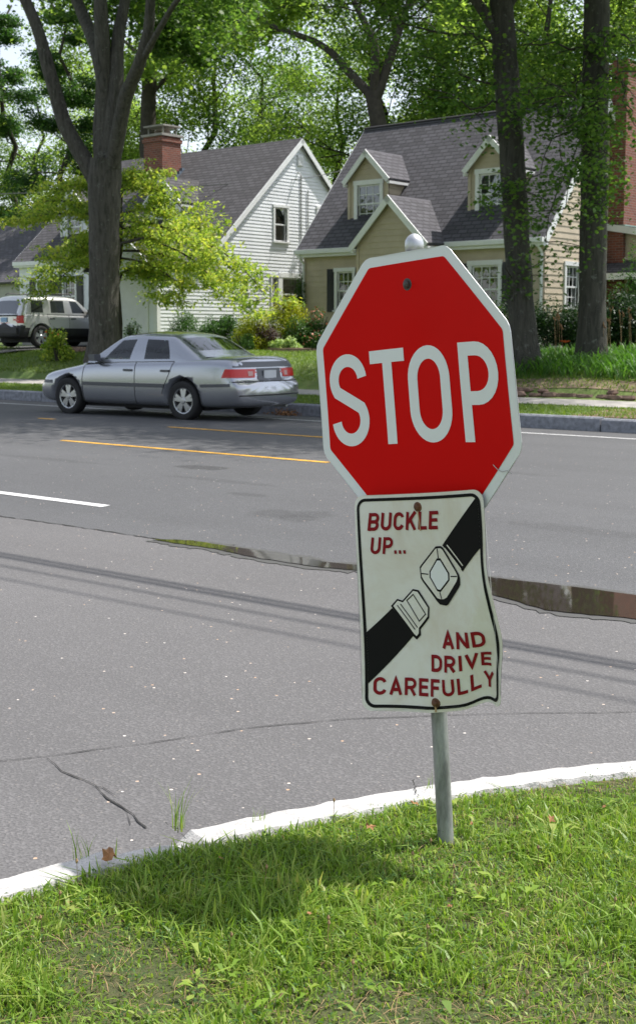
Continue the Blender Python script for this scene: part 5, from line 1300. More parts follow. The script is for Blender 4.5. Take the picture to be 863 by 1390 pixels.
def skin_obj(name, verts, edges, radii, mat, root_i=0, sub=2):
    me = bpy.data.meshes.new(name); me.from_pydata(verts, edges, []); o = bpy.data.objects.new(name, me); col.objects.link(o)
    md = o.modifiers.new("skin", 'SKIN'); md.use_smooth_shade = True
    for i, r in enumerate(radii): q = me.skin_vertices[0].data[i]; q.radius = (r, r) if not isinstance(r, tuple) else r; q.use_root = (i == root_i)
    s = o.modifiers.new("sub", 'SUBSURF'); s.levels = sub; s.render_levels = sub
    dg = bpy.context.evaluated_depsgraph_get(); dg.update(); m2 = bpy.data.meshes.new_from_object(o.evaluated_get(dg)); bpy.data.objects.remove(o)
    m2.materials.clear(); m2.materials.append(mat); m2.name = name; o = bpy.data.objects.new(name, m2); col.objects.link(o); return o
drv_loc = car.location
V = [(-.02, .37, .55), (-.04, .37, .75), (-.05, .37, .93), (-.04, .37, 1.03), (-.02, .37, 1.12), (.0, .37, 1.20), (.005, .37, 1.27),
     (-.03, .54, .97), (.12, .60, .80), (.33, .52, .93), (.41, .50, .98), (-.03, .20, .97), (.12, .15, .80), (.33, .24, .95), (.41, .26, 1.0),
     (.36, .46, .50), (.62, .46, .35), (.36, .28, .50), (.62, .28, .35)]
Ed = [(0, 1), (1, 2), (2, 3), (3, 4), (4, 5), (5, 6), (2, 7), (7, 8), (8, 9), (9, 10), (2, 11), (11, 12), (12, 13), (13, 14), (0, 15), (15, 16), (0, 17), (17, 18)]
Rd = [.15, .14, .15, .065, .075, .098, .075, .065, .047, .034, .036, .065, .047, .034, .036, .08, .055, .08, .055]
drv = skin_obj("person", V, Ed, Rd, M['skin']); drv.location = car.location; drv.rotation_euler = car.rotation_euler; drv.scale = car.scale
tag(drv, "driver in a dark red shirt seated at the sedan's steering wheel", "person")
sh = skin_obj("shirt", [V[i] for i in (0, 1, 2, 7, 8, 11, 12)], [(0, 1), (1, 2), (2, 3), (3, 4), (2, 5), (5, 6)], [.165, .155, .155, .08, .062, .08, .062], M['shirt']); sh.parent = drv
hr = skin_obj("hair", [(-.03, .37, 1.24), (-.02, .37, 1.29), (.02, .37, 1.31)], [(0, 1), (1, 2)], [.10, .10, .075], M['hair'], sub=1); hr.parent = drv

# --- silver SUV standing in the driveway
HS = math.atan2(Nv.y, Nv.x)
suv = car_root("suv", "silver sport utility vehicle with black lower cladding parked in the driveway", "car", -33.06, 25.15 + 1.25, zt(26.0) + .055, HS); suv.scale = (.95, .95, .95)
st = [(2.12, .66, .42, .66, .70), (2.07, .76, .32, .80, .86), (1.9, .83, .29, .90, .97), (1.5, .87, .28, .98, 1.03), (1.1, .885, .28, 1.02, 1.07), (.85, .89, .28, 1.05, 1.08), (0, .89, .28, 1.06, 1.09), (-1.0, .89, .28, 1.08, 1.10), (-1.6, .885, .28, 1.09, 1.11), (-1.95, .875, .30, 1.09, 1.11), (-2.08, .85, .34, 1.08, 1.10), (-2.11, .82, .42, 1.05, 1.07)]
def xm2(x, z, y):
    q = 0
    if x < -1.9: q -= .11 * (1 - sst(.62, .70, z)) * sst(-1.9, -2.05, x)
    if x > 1.9: q += .08 * (1 - sst(.66, .72, z)) * sst(1.9, 2.05, x)
    if abs(x) > 1.8: q -= (1 if x > 0 else -1) * .08 * (abs(y) / .85) ** 4 * sst(1.8, 2.1, abs(x))
    return q
GH2 = [
 [(1.02, .82, 1.0), (1.0, .81, 1.02), (.99, .80, 1.03), (.98, .79, 1.035), (.99, .76, 1.04), (1.08, .42, 1.07), (1.10, 0, 1.08)],
 [(.92, .84, 1.03), (.90, .83, 1.06), (.82, .81, 1.10), (.78, .79, 1.12), (.80, .76, 1.12), (.96, .42, 1.11), (1.0, 0, 1.12)],
 [(.86, .845, 1.03), (.84, .835, 1.075), (.58, .79, 1.30), (.36, .735, 1.50), (.33, .69, 1.56), (.40, .42, 1.60), (.43, 0, 1.61)],
 [(.70, .85, 1.03), (.68, .84, 1.09), (.46, .795, 1.31), (.24, .74, 1.52), (.20, .69, 1.60), (.24, .40, 1.65), (.27, 0, 1.66)],
 [(-.10, .85, 1.03), (-.10, .842, 1.095), (-.10, .80, 1.31), (-.10, .745, 1.545), (-.10, .69, 1.635), (-.10, .38, 1.70), (-.1, 0, 1.71)],
 [(-.20, .85, 1.03), (-.20, .842, 1.095), (-.20, .80, 1.31), (-.20, .745, 1.545), (-.20, .69, 1.635), (-.20, .38, 1.70), (-.2, 0, 1.71)],
 [(-.98, .85, 1.03), (-.98, .842, 1.10), (-.98, .80, 1.31), (-.94, .745, 1.545), (-.94, .69, 1.64), (-.94, .38, 1.71), (-.94, 0, 1.72)],
 [(-1.10, .85, 1.03), (-1.10, .842, 1.10), (-1.10, .80, 1.31), (-1.06, .745, 1.54), (-1.06, .69, 1.64), (-1.06, .38, 1.71), (-1.06, 0, 1.72)],
 [(-1.74, .845, 1.03), (-1.74, .835, 1.10), (-1.72, .795, 1.31), (-1.68, .74, 1.53), (-1.68, .69, 1.62), (-1.68, .38, 1.69), (-1.68, 0, 1.70)],
 [(-1.93, .83, 1.03), (-1.93, .82, 1.10), (-1.89, .78, 1.31), (-1.83, .72, 1.52), (-1.82, .67, 1.60), (-1.82, .40, 1.655), (-1.82, 0, 1.665)],
 [(-2.05, .80, 1.03), (-2.05, .79, 1.09), (-2.00, .74, 1.20), (-1.93, .69, 1.45), (-1.90, .64, 1.55), (-1.90, .40, 1.58), (-1.90, 0, 1.585)],
 [(-2.09, .76, 1.02), (-2.09, .75, 1.04), (-2.09, .73, 1.06), (-2.08, .70, 1.08), (-2.08, .64, 1.09), (-2.08, .40, 1.09), (-2.08, 0, 1.09)]]
def gfn2(i, j):
    if i == 1 and j >= 4: return 1
    if i == 10 and j >= 4: return 2
    if i == 3 and j in (1, 2): return 3
    if i == 5 and j in (1, 2): return 4
    if i == 7 and j in (1, 2): return 5
    return 0
me, me2 = make_car(suv, st, (1.31, -1.31, .355, .23, .78), xm2, (GH2, gfn2), M['suv_paint'], M['suv_glass'], cladz=lambda c: c.z < .62 and not (abs(c.y) < .60 and abs(c.x) < 1.9 and c.z > .35) or (c.z < .72 and abs(c.x) > 1.95))
pj = Proj([me, me2])
for v in 'LR':
    m = MB()
    for P in ([(.88, 1.03), (.92, .8), (.90, .40)], [(-.15, 1.08), (-.15, .40)], [(-1.04, 1.08), (-1.0, .85), (-.90, .66)], [(.92, 1.04), (-1.04, 1.07)]): pj.strip(m, P, .013, v, .003)
    part(m, "door_gap", M['dark'], suv)
    for x in (.02, -.86):
        m = MB(); y = 1 if v == 'L' else -1; p = pj.hit(x, .93, v, 0); m.box(p.x - .09, p.x + .09, min(p.y - .004 * y, p.y + .03 * y), max(p.y - .004 * y, p.y + .03 * y), .91, .955); part(m, "door_handle", M['moulding'], suv)
    m = MB(); y = 1 if v == 'L' else -1; m.box(.60, .72, min(y * .90, y * 1.04), max(y * .90, y * 1.04), 1.08, 1.24); m.box(.64, .72, min(y * .82, y * .91), max(y * .82, y * .91), 1.10, 1.16); part(m, "wing_mirror", M['cladding'], suv)
    for x in (1.31, -1.31):                                         # flared arches
        m = MB(); P = [(x + .47 * math.cos(a_), .365 + .47 * math.sin(a_)) for a_ in [math.pi * k / 16 for k in range(17)]]; pj.strip(m, P, .09, v, .022); part(m, "wheel_arch", M['suv_paint'], suv, smooth=True)
    m = MB(); pj.patch(m, [(-1.97, .78), (-2.12, .78), (-2.12, 1.03), (-1.99, 1.03)], v, .008, .04); part(m, "tail_light", M['red_lamp'], suv)
    m = MB(); s = 1 if v == 'L' else -1; m.tube([(.15, s * .60, 1.70), (.05, s * .60, 1.745), (-1.5, s * .60, 1.76), (-1.6, s * .60, 1.71)], .02, 6); part(m, "roof_rail", M['cladding'], suv)
for s in (1, -1):
    m = MB(); pj.patch(m, [(s * .84, .78), (s * .70, .78), (s * .70, 1.03), (s * .84, 1.03)], 'B', .008, .05); part(m, "tail_light", M['red_lamp'], suv)
m = MB(); p = pj.hit(.0, .9, 'B', .012); m.box(p.x - .012, p.x, -.16, .16, .82, .97); part(m, "number_plate", M['plate_blue'], suv)
m = MB(); pj.patch(m, [(-.66, 1.0), (.66, 1.0), (.66, 1.05), (-.66, 1.05)], 'B', .02, .1); part(m, "tailgate_grip", M['cladding'], suv)
m = MB(); m.box(-2.235, -2.10, -.78, .78, .46, .64); part(m, "rear_bumper", M['cladding'], suv)

# ------------------------------------------------------------------ trees and plants
NOIS = np.random.default_rng(9)
def leaf_cloud(name, C, size, mat, parent=None, up=.5, seed=0, shape='rhomb', droop=0.0, asp=.55):
    """one flat leaf per centre C (n, 3)"""
    g = np.random.default_rng(seed); n = len(C); nv = g.normal(0, 1, (n, 3)); nv[:, 2] = np.abs(nv[:, 2]) + up; nv /= np.linalg.norm(nv, axis=1)[:, None]
    t = g.normal(0, 1, (n, 3)); t -= (t * nv).sum(1)[:, None] * nv; t /= np.linalg.norm(t, axis=1)[:, None]; t[:, 2] -= droop; b = np.cross(nv, t)
    L = (g.uniform(.65, 1.25, n) * size)[:, None]; Wd = L * asp
    if shape == 'rhomb':
        P = [(-.5, 0, 0), (0.02, .5, .06), (.5, 0, -.04), (0.02, -.5, .06)]
    else:
        P = [(-.5, 0, 0), (-.22, .42, .05), (.06, .26, .03), (.18, .5, .0), (.24, .14, .02), (.55, 0, -.08), (.24, -.14, .02), (.18, -.5, 0), (.06, -.26, .03), (-.22, -.42, .05)]
    V = np.stack([C + t * L * p[0] + b * (Wd if shape == 'rhomb' else L * .95) * p[1] + nv * L * p[2] for p in P], 1)
    k = len(P); return np_mesh(name, V.reshape(-1, 3), np.arange(n * k).reshape(n, k), mat, parent)
def clusters(tips, n, sig, flat, seed, hang=0.0):
    g = np.random.default_rng(seed); T = np.asarray(tips, float); k = g.integers(0, len(T), n); w = g.random(len(T)) ** .6 + .25
    k = g.choice(len(T), n, p=w / w.sum()); o = g.normal(0, 1, (n, 3)) * sig * np.array([1, 1, flat]); o[:, 2] -= np.abs(g.normal(0, hang, n)) if hang else 0
    return T[k] + o
def grow(m, p, dr, L, rad, depth, rng, tips, spread=.6, wander=.18, lift=.1, nchild=(2, 4), ratio=.66, nseg=4, sides=7):
    pts = [p]; d = dr.normalized(); q = p
    for i in range(nseg):
        d = (d + Vector((rng.gauss(0, wander), rng.gauss(0, wander), rng.gauss(0, wander) + lift * .3))).normalized(); q = q + d * (L / nseg); pts.append(q)
    m.tube(pts, [max(.004, rad * (1 - .5 * i / nseg)) for i in range(nseg + 1)], max(3, sides), cap=False)
    if depth == 0:
        tips += [pts[-1], pts[-2], pts[-3]]; return
    for c in range(rng.randint(*nchild)):
        t = rng.uniform(.35, 1.0); k = min(nseg - 1, int(t * nseg)); b = pts[k].lerp(pts[k + 1], t * nseg - k)
        a = rng.uniform(0, 6.283); s = spread * rng.uniform(.6, 1.3); x = d.cross(Vector((.3, .5, .8))).normalized(); y = d.cross(x)
        nd = (d + (x * math.cos(a) + y * math.sin(a)) * s + Vector((0, 0, lift))).normalized()
        grow(m, b, nd, L * ratio * rng.uniform(.75, 1.2), rad * .52, depth - 1, rng, tips, spread, wander, lift, nchild, ratio, 3, sides - 2)
    grow(m, pts[-1], d, L * ratio, rad * .5, depth - 1, rng, tips, spread, wander, lift, nchild, ratio, 3, sides - 2)
def to_local(pts, base): return [Vector(p) - base for p in pts]
def px_line(pts, D):                 # limb traced at one distance, then given depth wobble
    return [W(*at_d(x, y, D + dd)) for (x, y, dd) in pts]

# --- the big forked maple on the left
def big_tree(name, label, trunk, trunk_r, limbs, crown_n, barkm, leafm, seed, leaf=.13, lowcut=None, extra=None, subs=(5, 8), sublen=(2.0, 3.6), group=None, hang=.2, base_flare=1.35, n_high=0):
    rng_ = random.Random(seed); base = trunk[0]
    o = bpy.data.objects.new(name, None); col.objects.link(o); o.location = base; tag(o, label, "tree", group); ORG[o.name] = Vector((0, 0, 0))
    m = MB(); P = to_local(trunk, base); R_ = list(trunk_r)
    # finer trunk with a root flare
    Q = []; RR_ = []
    for i in range(len(P) - 1):
        n = max(2, int((P[i + 1] - P[i]).length / .25))
        for k in range(n): t = k / n; Q.append(P[i].lerp(P[i + 1], t)); RR_.append(lerp(R_[i], R_[i + 1], t))
    Q.append(P[-1]); RR_.append(R_[-1]); Q.insert(0, Q[0] - Vector((0, 0, .4))); RR_.insert(0, RR_[0])
    RR_ = [r * (1 + (base_flare - 1) * math.exp(-max(0, q.z) / .28)) for r, q in zip(RR_, Q)]
    m.tube(Q, RR_, 26, rough=.05, rng=rng_, cap=False); m.build("trunk", barkm, o, smooth=True)
    tips = []; bm_ = MB()
    for (pts, r0, r1) in limbs:
        L = to_local(pts, base); m = MB(); Q = []; 
        for i in range(len(L) - 1):
            for k in range(5): Q.append(L[i].lerp(L[i + 1], k / 5))
        Q.append(L[-1]); n = len(Q); Q2 = [Q[0]] + [(Q[i - 1] + Q[i] * 2 + Q[i + 1]) / 4 for i in range(1, n - 1)] + [Q[-1]]
        m.tube(Q2, [lerp(r0, r1, i / (n - 1)) for i in range(n)], 16, rough=.04, rng=rng_, cap=False); m.build("limb", barkm, o, smooth=True)
        for k in range(rng_.randint(*subs)):
            t = rng_.uniform(.35, 1); i = min(n - 2, int(t * (n - 1))); b = Q2[i]
            if b.z < (lowcut or 0): continue
            a = rng_.uniform(0, 6.28); dv = Vector((math.cos(a), math.sin(a), rng_.uniform(-.15, .6)))
            grow(bm_, b, dv, rng_.uniform(*sublen), r1 * .5, 2, rng_, tips, .7, .2, .03)
        grow(bm_, Q2[-1], (Q2[-1] - Q2[-3]).normalized(), 2.6, r1 * .8, 2, rng_, tips, .7, .2, .03)
    if extra:
        for (p0, p1, r0) in extra:
            p0 = p0 - base; p1 = p1 - base; n = 6; pts = [p0.lerp(p1, i / n) + Vector((rng_.gauss(0, .08), rng_.gauss(0, .08), rng_.gauss(0, .06))) for i in range(n + 1)]
            bm_.tube(pts, [lerp(r0, .008, i / n) for i in range(n + 1)], 6, cap=False)
            for i in range(2, n + 1):
                for q in range(1): grow(bm_, pts[i], Vector((rng_.gauss(0, 1), rng_.gauss(0, 1), rng_.uniform(-.5, .3))), rng_.uniform(.4, .9), .012, 0, rng_, tips, nseg=3)
    bm_.build("branches", M['bark3'], o, smooth=True)
    if crown_n:
        hi = [t[:] for t in tips if t.z > 9.3]; lo = [t[:] for t in tips if t.z <= 9.3] or hi
        C = clusters(lo if n_high else [t[:] for t in tips], crown_n, .20, .5, seed, hang)
        if n_high: C = np.concatenate([C, clusters(hi, n_high, .5, .6, seed + 5, hang)])  # extra leaves above the view, added to shade the road
        leaf_cloud("crown", C, leaf, leafm, o, .7, seed, 'lobed')
    return o
D1 = 22.5
tb = W(at_d(141, 486, D1)[0], D1, zt(D1) - .02)
L = lambda pts: px_line(pts, D1)
T1 = L([(141, 486, 0), (141, 400, 0), (142, 300, 0), (142, 245, 0), (143, 215, 0)]); T1[0] = tb
big_tree("maple_tree", "big grey barked tree with a forked trunk, behind the silver sedan", T1, [.40, .385, .39, .43, .40],
    [(L([(140, 262, 0), (118, 222, -.2), (88, 170, -.5), (68, 100, -.8), (52, 40, -1.0), (22, -30, -1.3), (-30, -120, -1.6), (-70, -240, -1.5)]), .24, .09),
     (L([(141, 235, 0), (139, 170, .1), (142, 110, .2), (130, 60, .3), (104, 0, .6), (70, -90, 1), (40, -220, 1.2)]), .28, .08),
     (L([(142, 230, 0), (146, 150, .1), (140, 80, -.1), (136, 0, -.3), (130, -110, -.4), (150, -260, -.5)]), .30, .08),
     (L([(146, 225, 0), (158, 120, .1), (160, 50, .2), (170, 0, .4), (185, -100, .8), (220, -230, 1.5)]), .22, .07),
     (L([(152, 225, 0), (170, 130, -.2), (190, 85, -.4), (202, 40, -.5), (205, -10, -.6), (235, -110, -.8), (290, -250, -1.4)]), .20, .07),
     (L([(194, 80, -.4), (210, 50, -.6), (236, 5, -.9), (290, -60, -1.4), (350, -150, -2.2)]), .09, .035)],
    6000, M['bark'], M['l_maple'], 4, leaf=.15, n_high=70000, lowcut=9.6, subs=(5, 8))
D2 = 22.6
L = lambda pts: px_line(pts, D2)
T2 = L([(713, 493, 0), (706, 400, 0), (700, 300, 0), (693, 180, 0), (684, 60, 0), (676, -60, 0), (668, -180, 0)]); T2[0] = W(at_d(713, 490, D2)[0], D2, zt(D2) - .02)
A = lambda x, y, d: W(*at_d(x, y, d))
big_tree("oak_tree", "leaning dark oak with pale lichen spots, just right of the stop sign", T2, [.285, .255, .25, .25, .24, .22, .18],
    [(L([(684, 60, 0), (640, -10, -.5), (570, -70, -1), (480, -150, -1.5)]), .12, .05), (L([(680, 20, 0), (730, -60, .5), (800, -150, 1)]), .12, .05), (L([(676, -60, 0), (650, -160, 1.2), (600, -260, 2.2)]), .12, .05),
     (L([(672, -120, 0), (700, -220, -1.5), (740, -320, -2.6)]), .12, .05), (L([(668, -180, 0), (650, -280, 0), (640, -380, 0)]), .16, .05)],
    11000, M['bark2'], M['l_maple'], 14, leaf=.095, n_high=70000, lowcut=7.0,
    extra=[(A(690, 120, D2), A(560, 75, D2 - 1), .03), (A(690, 150, D2), A(590, 130, D2 - 1.5), .025), (A(688, 90, D2), A(610, 25, D2 - 1.2), .03), (A(686, 60, D2), A(500, 20, D2 + .5), .035), (A(700, 150, D2), A(780, 120, D2 - 1), .03), (A(697, 230, D2), A(708, 260, D2 - .6), .015), (A(700, 395, D2 - .2), A(688, 355, D2 - .5), .008)])
D3 = 23.6
L = lambda pts: px_line(pts, D3)
T3 = L([(803, 485, 0), (804, 380, 0), (806, 250, 0), (808, 120, 0), (810, 0, 0), (812, -120, 0)]); T3[0] = W(at_d(803, 480, D3)[0], D3, zt(D3) - .02)
big_tree("oak_tree", "straight dark oak in front of the red brick chimney at the right", T3, [.285, .27, .265, .26, .25, .22],
    [(L([(810, 0, 0), (760, -80, -.8), (690, -160, -1.5)]), .12, .05), (L([(811, -40, 0), (870, -120, .6), (950, -200, 1.2)]), .12, .05), (L([(812, -120, 0), (800, -230, 1.5), (780, -330, 2.5)]), .13, .05), (L([(812, -120, 0), (850, -230, -1.5), (900, -320, -2.5)]), .13, .05)],
    17000, M['bark2'], M['l_maple'], 24, leaf=.095, n_high=70000, lowcut=7.0,
    extra=[(A(806, 60, D3), A(700, 60, D3 - 1), .03), (A(806, 90, D3), A(745, 160, D3 - 1.4), .03), (A(806, 120, D3), A(730, 235, D3 - 1.6), .025), (A(808, 100, D3), A(770, 285, D3 - 1.2), .022), (A(806, 110, D3), A(742, 330, D3 - 1.3), .018), (A(808, 80, D3), A(862, 150, D3 - 1), .03), (A(808, 40, D3), A(880, 60, D3 - .8), .03), (A(806, 180, D3), A(800, 270, D3 - .9), .012), (A(806, 60, D3), A(760, 200, D3 - 2.2), .02), (A(807, 30, D3), A(845, 100, D3 - 1.6), .02), (A(806, 100, D3), A(715, 130, D3 - 1.8), .025), (A(808, 140, D3), A(825, 215, D3 - 1.2), .015)])

# --- backdrop trees behind the houses: three kinds, each its own copies
def make_tree(seed, H, trunk_r, nleaf, leaf, leafm, spread, clear, name, barkm, conifer=False, sig=.5):
    rng_ = random.Random(seed); o = bpy.data.objects.new(name, None); col.objects.link(o); ORG[o.name] = Vector((0, 0, 0))
    tips = []; m = MB(); n = 12; pts = [Vector((rng_.gauss(0, .05) * i, rng_.gauss(0, .05) * i, H * .92 * i / n - .3)) for i in range(n + 1)]
    m.tube(pts, [lerp(trunk_r, .05, (i / n) ** 1.1) for i in range(n + 1)], 12, rough=.04, rng=rng_, cap=False)
    m.build("trunk", barkm, o, smooth=True); bm_ = MB()
    nl = 26 if conifer else 13
    for k in range(nl):
        t = lerp(clear, .97, (k + rng_.random() * .7) / nl); i = min(n - 1, int(t * n)); b = pts[i].lerp(pts[i + 1], t * n - i); a = k * 2.4 + rng_.uniform(-.4, .4)
        if conifer: dv = Vector((math.cos(a), math.sin(a), rng_.uniform(-.25, .1))); ln = spread * (1.12 - t) * rng_.uniform(.7, 1.1)
        else: dv = Vector((math.cos(a), math.sin(a), lerp(.25, 1.4, t))); ln = spread * (1.05 - .6 * abs(t - .45)) * rng_.uniform(.65, 1.05)
        grow(bm_, b, dv, ln * .55, trunk_r * .33 * (1.1 - t), 2, rng_, tips, .75 if not conifer else .5, .16, .05 if not conifer else -.02)
    bm_.build("branches", barkm, o, smooth=True)
    C = clusters([t[:] for t in tips], nleaf, sig, .55 if not conifer else .3, seed, .0)
    leaf_cloud("crown", C, leaf, leafm, o, .6, seed)
    return o
def copy_tree(o):
    c = o.copy(); col.objects.link(c)
    for ch in o.children: d = ch.copy(); col.objects.link(d); d.parent = c
    return c
kinds = [make_tree(101, 17, .30, 19000, .20, M['l_back'], 6.0, .26, "broadleaf_tree", M['bark3'], sig=.55), make_tree(102, 20, .34, 20000, .21, M['l_back'], 6.8, .22, "broadleaf_tree", M['bark3'], sig=.6),
         make_tree(103, 18, .26, 20000, .19, M['l_maple'], 5.2, .18, "maple_tree", M['bark3'], sig=.5), make_tree(104, 19, .26, 32000, .17, M['l_dark'], 5.0, .14, "pine_tree", M['bark3'], True, .32)]
spots = [  # pixel x, distance d across, kind, scale, turn, label
 (20, 44, 3, 1.0, 0.3, "dark pine standing behind the left neighbour house"), (95, 41, 3, .92, 1.9, "dark pine between the neighbour house and the white house"),
 (-70, 40, 0, .9, 2.0, "broadleaf tree at the far left edge beyond the driveway"), (55, 60, 1, 1.0, 4.0, "tall pale tree rising behind the two dark pines"),
 (170, 46, 1, .95, .6, "dense tree behind the forked maple, left of the chimney"), 
 (285, 47, 0, 1.0, 3.3, "bright tree behind the middle of the white house roof"), (345, 48, 2, .92, 5.0, "darker tree behind the peak of the white gable"),
 (400, 55, 1, .72, 1.2, "pale tree showing between the two houses"), (450, 48, 0, .86, 4.4, "leafy tree behind the left end of the beige roof"),
 (520, 46, 1, .9, 2.2, "bright tree behind the left dormer of the beige house"), (585, 47, 2, 1.0, .2, "tree behind the middle of the beige roof ridge"),
 (650, 48, 0, 1.0, 5.6, "tree behind the right dormer of the beige house"), (730, 48, 2, 1.05, 3.9, "tree behind the beige roof between the two oak trunks"),
 (800, 51, 1, 1.0, 2.9, "tall tree behind the right end of the beige house"), (880, 49, 0, 1.0, .9, "tree behind the red brick chimney at the right edge"),
 (620, 66, 1, .95, 5.1, "distant tree above the beige ridge"), (180, 70, 0, 1.2, .1, "distant tree beyond the white chimney"), (770, 66, 0, 1.15, 1.1, "distant tree high behind the right oak"), (930, 62, 1, 1.1, 1.0, "distant tree beyond the right edge")]
used = set()
for (px, d, k, sc, rot, lab) in spots:
    a = at_d(px, 452, d); o = kinds[k] if k not in used else copy_tree(kinds[k]); used.add(k)
    o.location = W(a[0], d, zt(d) - .1); o.rotation_euler = (0, 0, rot); o.scale = (sc, sc, sc * random.Random(px).uniform(.94, 1.06)); tag(o, lab, "tree", "trees behind the houses")

L = lambda pts: px_line(pts, 41.5)
big_tree("broadleaf_tree", "tree with a thick dark trunk rising right behind the white house chimney", [W(at_d(198, 400, 41.5)[0], 41.5, zt(41.5))] + L([(199, 300, 0), (200, 200, 0), (203, 100, 0), (206, 10, 0)]), [.40, .38, .36, .33, .28],
    [(L([(206, 10, 0), (200, -60, 0), (190, -150, 0)]), .22, .07), (L([(204, 90, 0), (175, 60, .5), (150, 40, 1)]), .12, .04), (L([(202, 130, 0), (240, 90, .4), (280, 60, 1)]), .12, .04), (L([(206, 20, 0), (250, -30, 1), (300, -90, 2)]), .16, .05)], 15000, M['bark3'], M['l_back'], 71, leaf=.2, lowcut=7, subs=(4, 6))
L = lambda pts: px_line(pts, 42.0)
big_tree("broadleaf_tree", "tree with long bare leaning limbs behind the left end of the beige roof", [W(at_d(535, 400, 42)[0], 42, zt(42))] + L([(530, 300, 0), (520, 200, 0), (505, 125, 0)]), [.42, .38, .34, .30],
    [(L([(505, 130, 0), (478, 102, 0), (452, 72, .3), (428, 55, .5), (370, 35, .8), (310, 5, 1.2), (250, -60, 1.5)]), .20, .06), (L([(508, 125, 0), (510, 60, -.3), (482, 5, -.5), (450, -80, -1)]), .20, .07), (L([(510, 135, 0), (532, 70, .5), (552, 10, .8), (580, -80, 1.4)]), .22, .07)], 15000, M['bark3'], M['l_back'], 73, leaf=.2, lowcut=7.5, subs=(4, 6))
for i, (r, d, k, sc, rot) in enumerate(((-14, -24, 0, .9, 1), (-3, -30, 1, .9, 2), (9, -26, 2, .95, 3), (-24, -30, 1, .95, 4), (-34, -20, 0, .9, 5))):   # unseen trees added behind the camera for their reflections in glass and water
    o = copy_tree(kinds[k]); o.location = W(r, d, -.1); o.rotation_euler = (0, 0, rot); o.scale = (sc,) * 3; tag(o, ["broadleaf tree left of centre on the near side, reflected in windows", "broadleaf tree straight behind the viewer", "maple on the near side, right of the viewer", "broadleaf tree on the opposite corner of the side street", "broadleaf tree farthest left on the near side"][i], "tree", "trees on the near side of the street")
# --- low wood far behind everything, closing the view
g = np.random.default_rng(3); n = 60000; rr = g.uniform(-130, 30, n); hh = g.random(n) ** .8 * (7 + 2.5 * np.sin(rr * .35) + 1.5 * np.sin(rr * .9)); dd = g.uniform(84, 92, n) 
P3 = np.stack([rr * Rv.x + dd * Nv.x, rr * Rv.y + dd * Nv.y, hh + 1.8], 1)
o = leaf_cloud("far_wood", P3, .55, M['l_back'], None, .4, 3); tag(o, kind='stuff')

# --- the lime tree behind the forked maple
rng_ = random.Random(31); lb = W(at_d(160, 470, 24.7)[0], 24.7, zt(24.7)); lime = bpy.data.objects.new("dogwood_tree", None); col.objects.link(lime); lime.location = lb; ORG[lime.name] = Vector((0, 0, 0))
tag(lime, "small spreading tree with bright yellow green leaves behind the forked maple", "tree")
m = MB(); m.tube([Vector((0, 0, -.2)), Vector((.05, 0, .8)), Vector((.0, .1, 1.6)), Vector((-.05, .1, 2.4))], [.12, .10, .09, .07], 10); m.build("trunk", M['bark3'], lime, smooth=True)
tips = []; bm_ = MB()
arcs = [((165, 330), (290, 290), (362, 405)), ((165, 300), (260, 300), (320, 370)), ((165, 260), (215, 235), (262, 300)), ((165, 350), (240, 360), (250, 408)), ((165, 290), (235, 265), (290, 330)), ((160, 330), (100, 300), (52, 378)), ((160, 300), (100, 262), (45, 275)), ((160, 350), (105, 340), (68, 395)), ((160, 260), (130, 240), (80, 255)), ((165, 370), (200, 350), (222, 400)), ((165, 340), (260, 335), (340, 420)), ((165, 310), (200, 300), (230, 340)), ((165, 250), (180, 225), (200, 245)), ((160, 290), (60, 285), (20, 300)), ((165, 320), (270, 330), (300, 400)), ((160, 320), (120, 320), (95, 350))]
for (a, b, c) in arcs:
    d0 = 24.7 + rng_.uniform(-.3, .3); d1 = 24.7 + rng_.uniform(-1.8, 1.2); p0, p1, p2 = A(*a, d0) - lb, A(*b, (d0 + d1) / 2) - lb, A(*c, d1) - lb
    pts = [p0 * (1 - t) ** 2 + p1 * 2 * t * (1 - t) + p2 * t * t for t in [i / 9 for i in range(10)]]; pts = [Vector((0, .05, min(2.3, max(1.2, p0.z - .4)))) ] + pts
    bm_.tube(pts, [lerp(.05, .008, i / 10) for i in range(11)], 6, cap=False)
    for i in range(3, 11):
        for q in range(3): grow(bm_, pts[i], Vector((rng_.gauss(0, 1), rng_.gauss(0, 1), rng_.uniform(-.35, .25))), rng_.uniform(.35, .9), .008, 0, rng_, tips, nseg=3, sides=5)
bm_.build("branches", M['bark3'], lime, smooth=True)
C = clusters([t[:] for t in tips], 30000, .17, .32, 31, .06); leaf_cloud("crown", C, .12, M['l_lime'], lime, 1.0, 31, droop=.35, asp=.5)

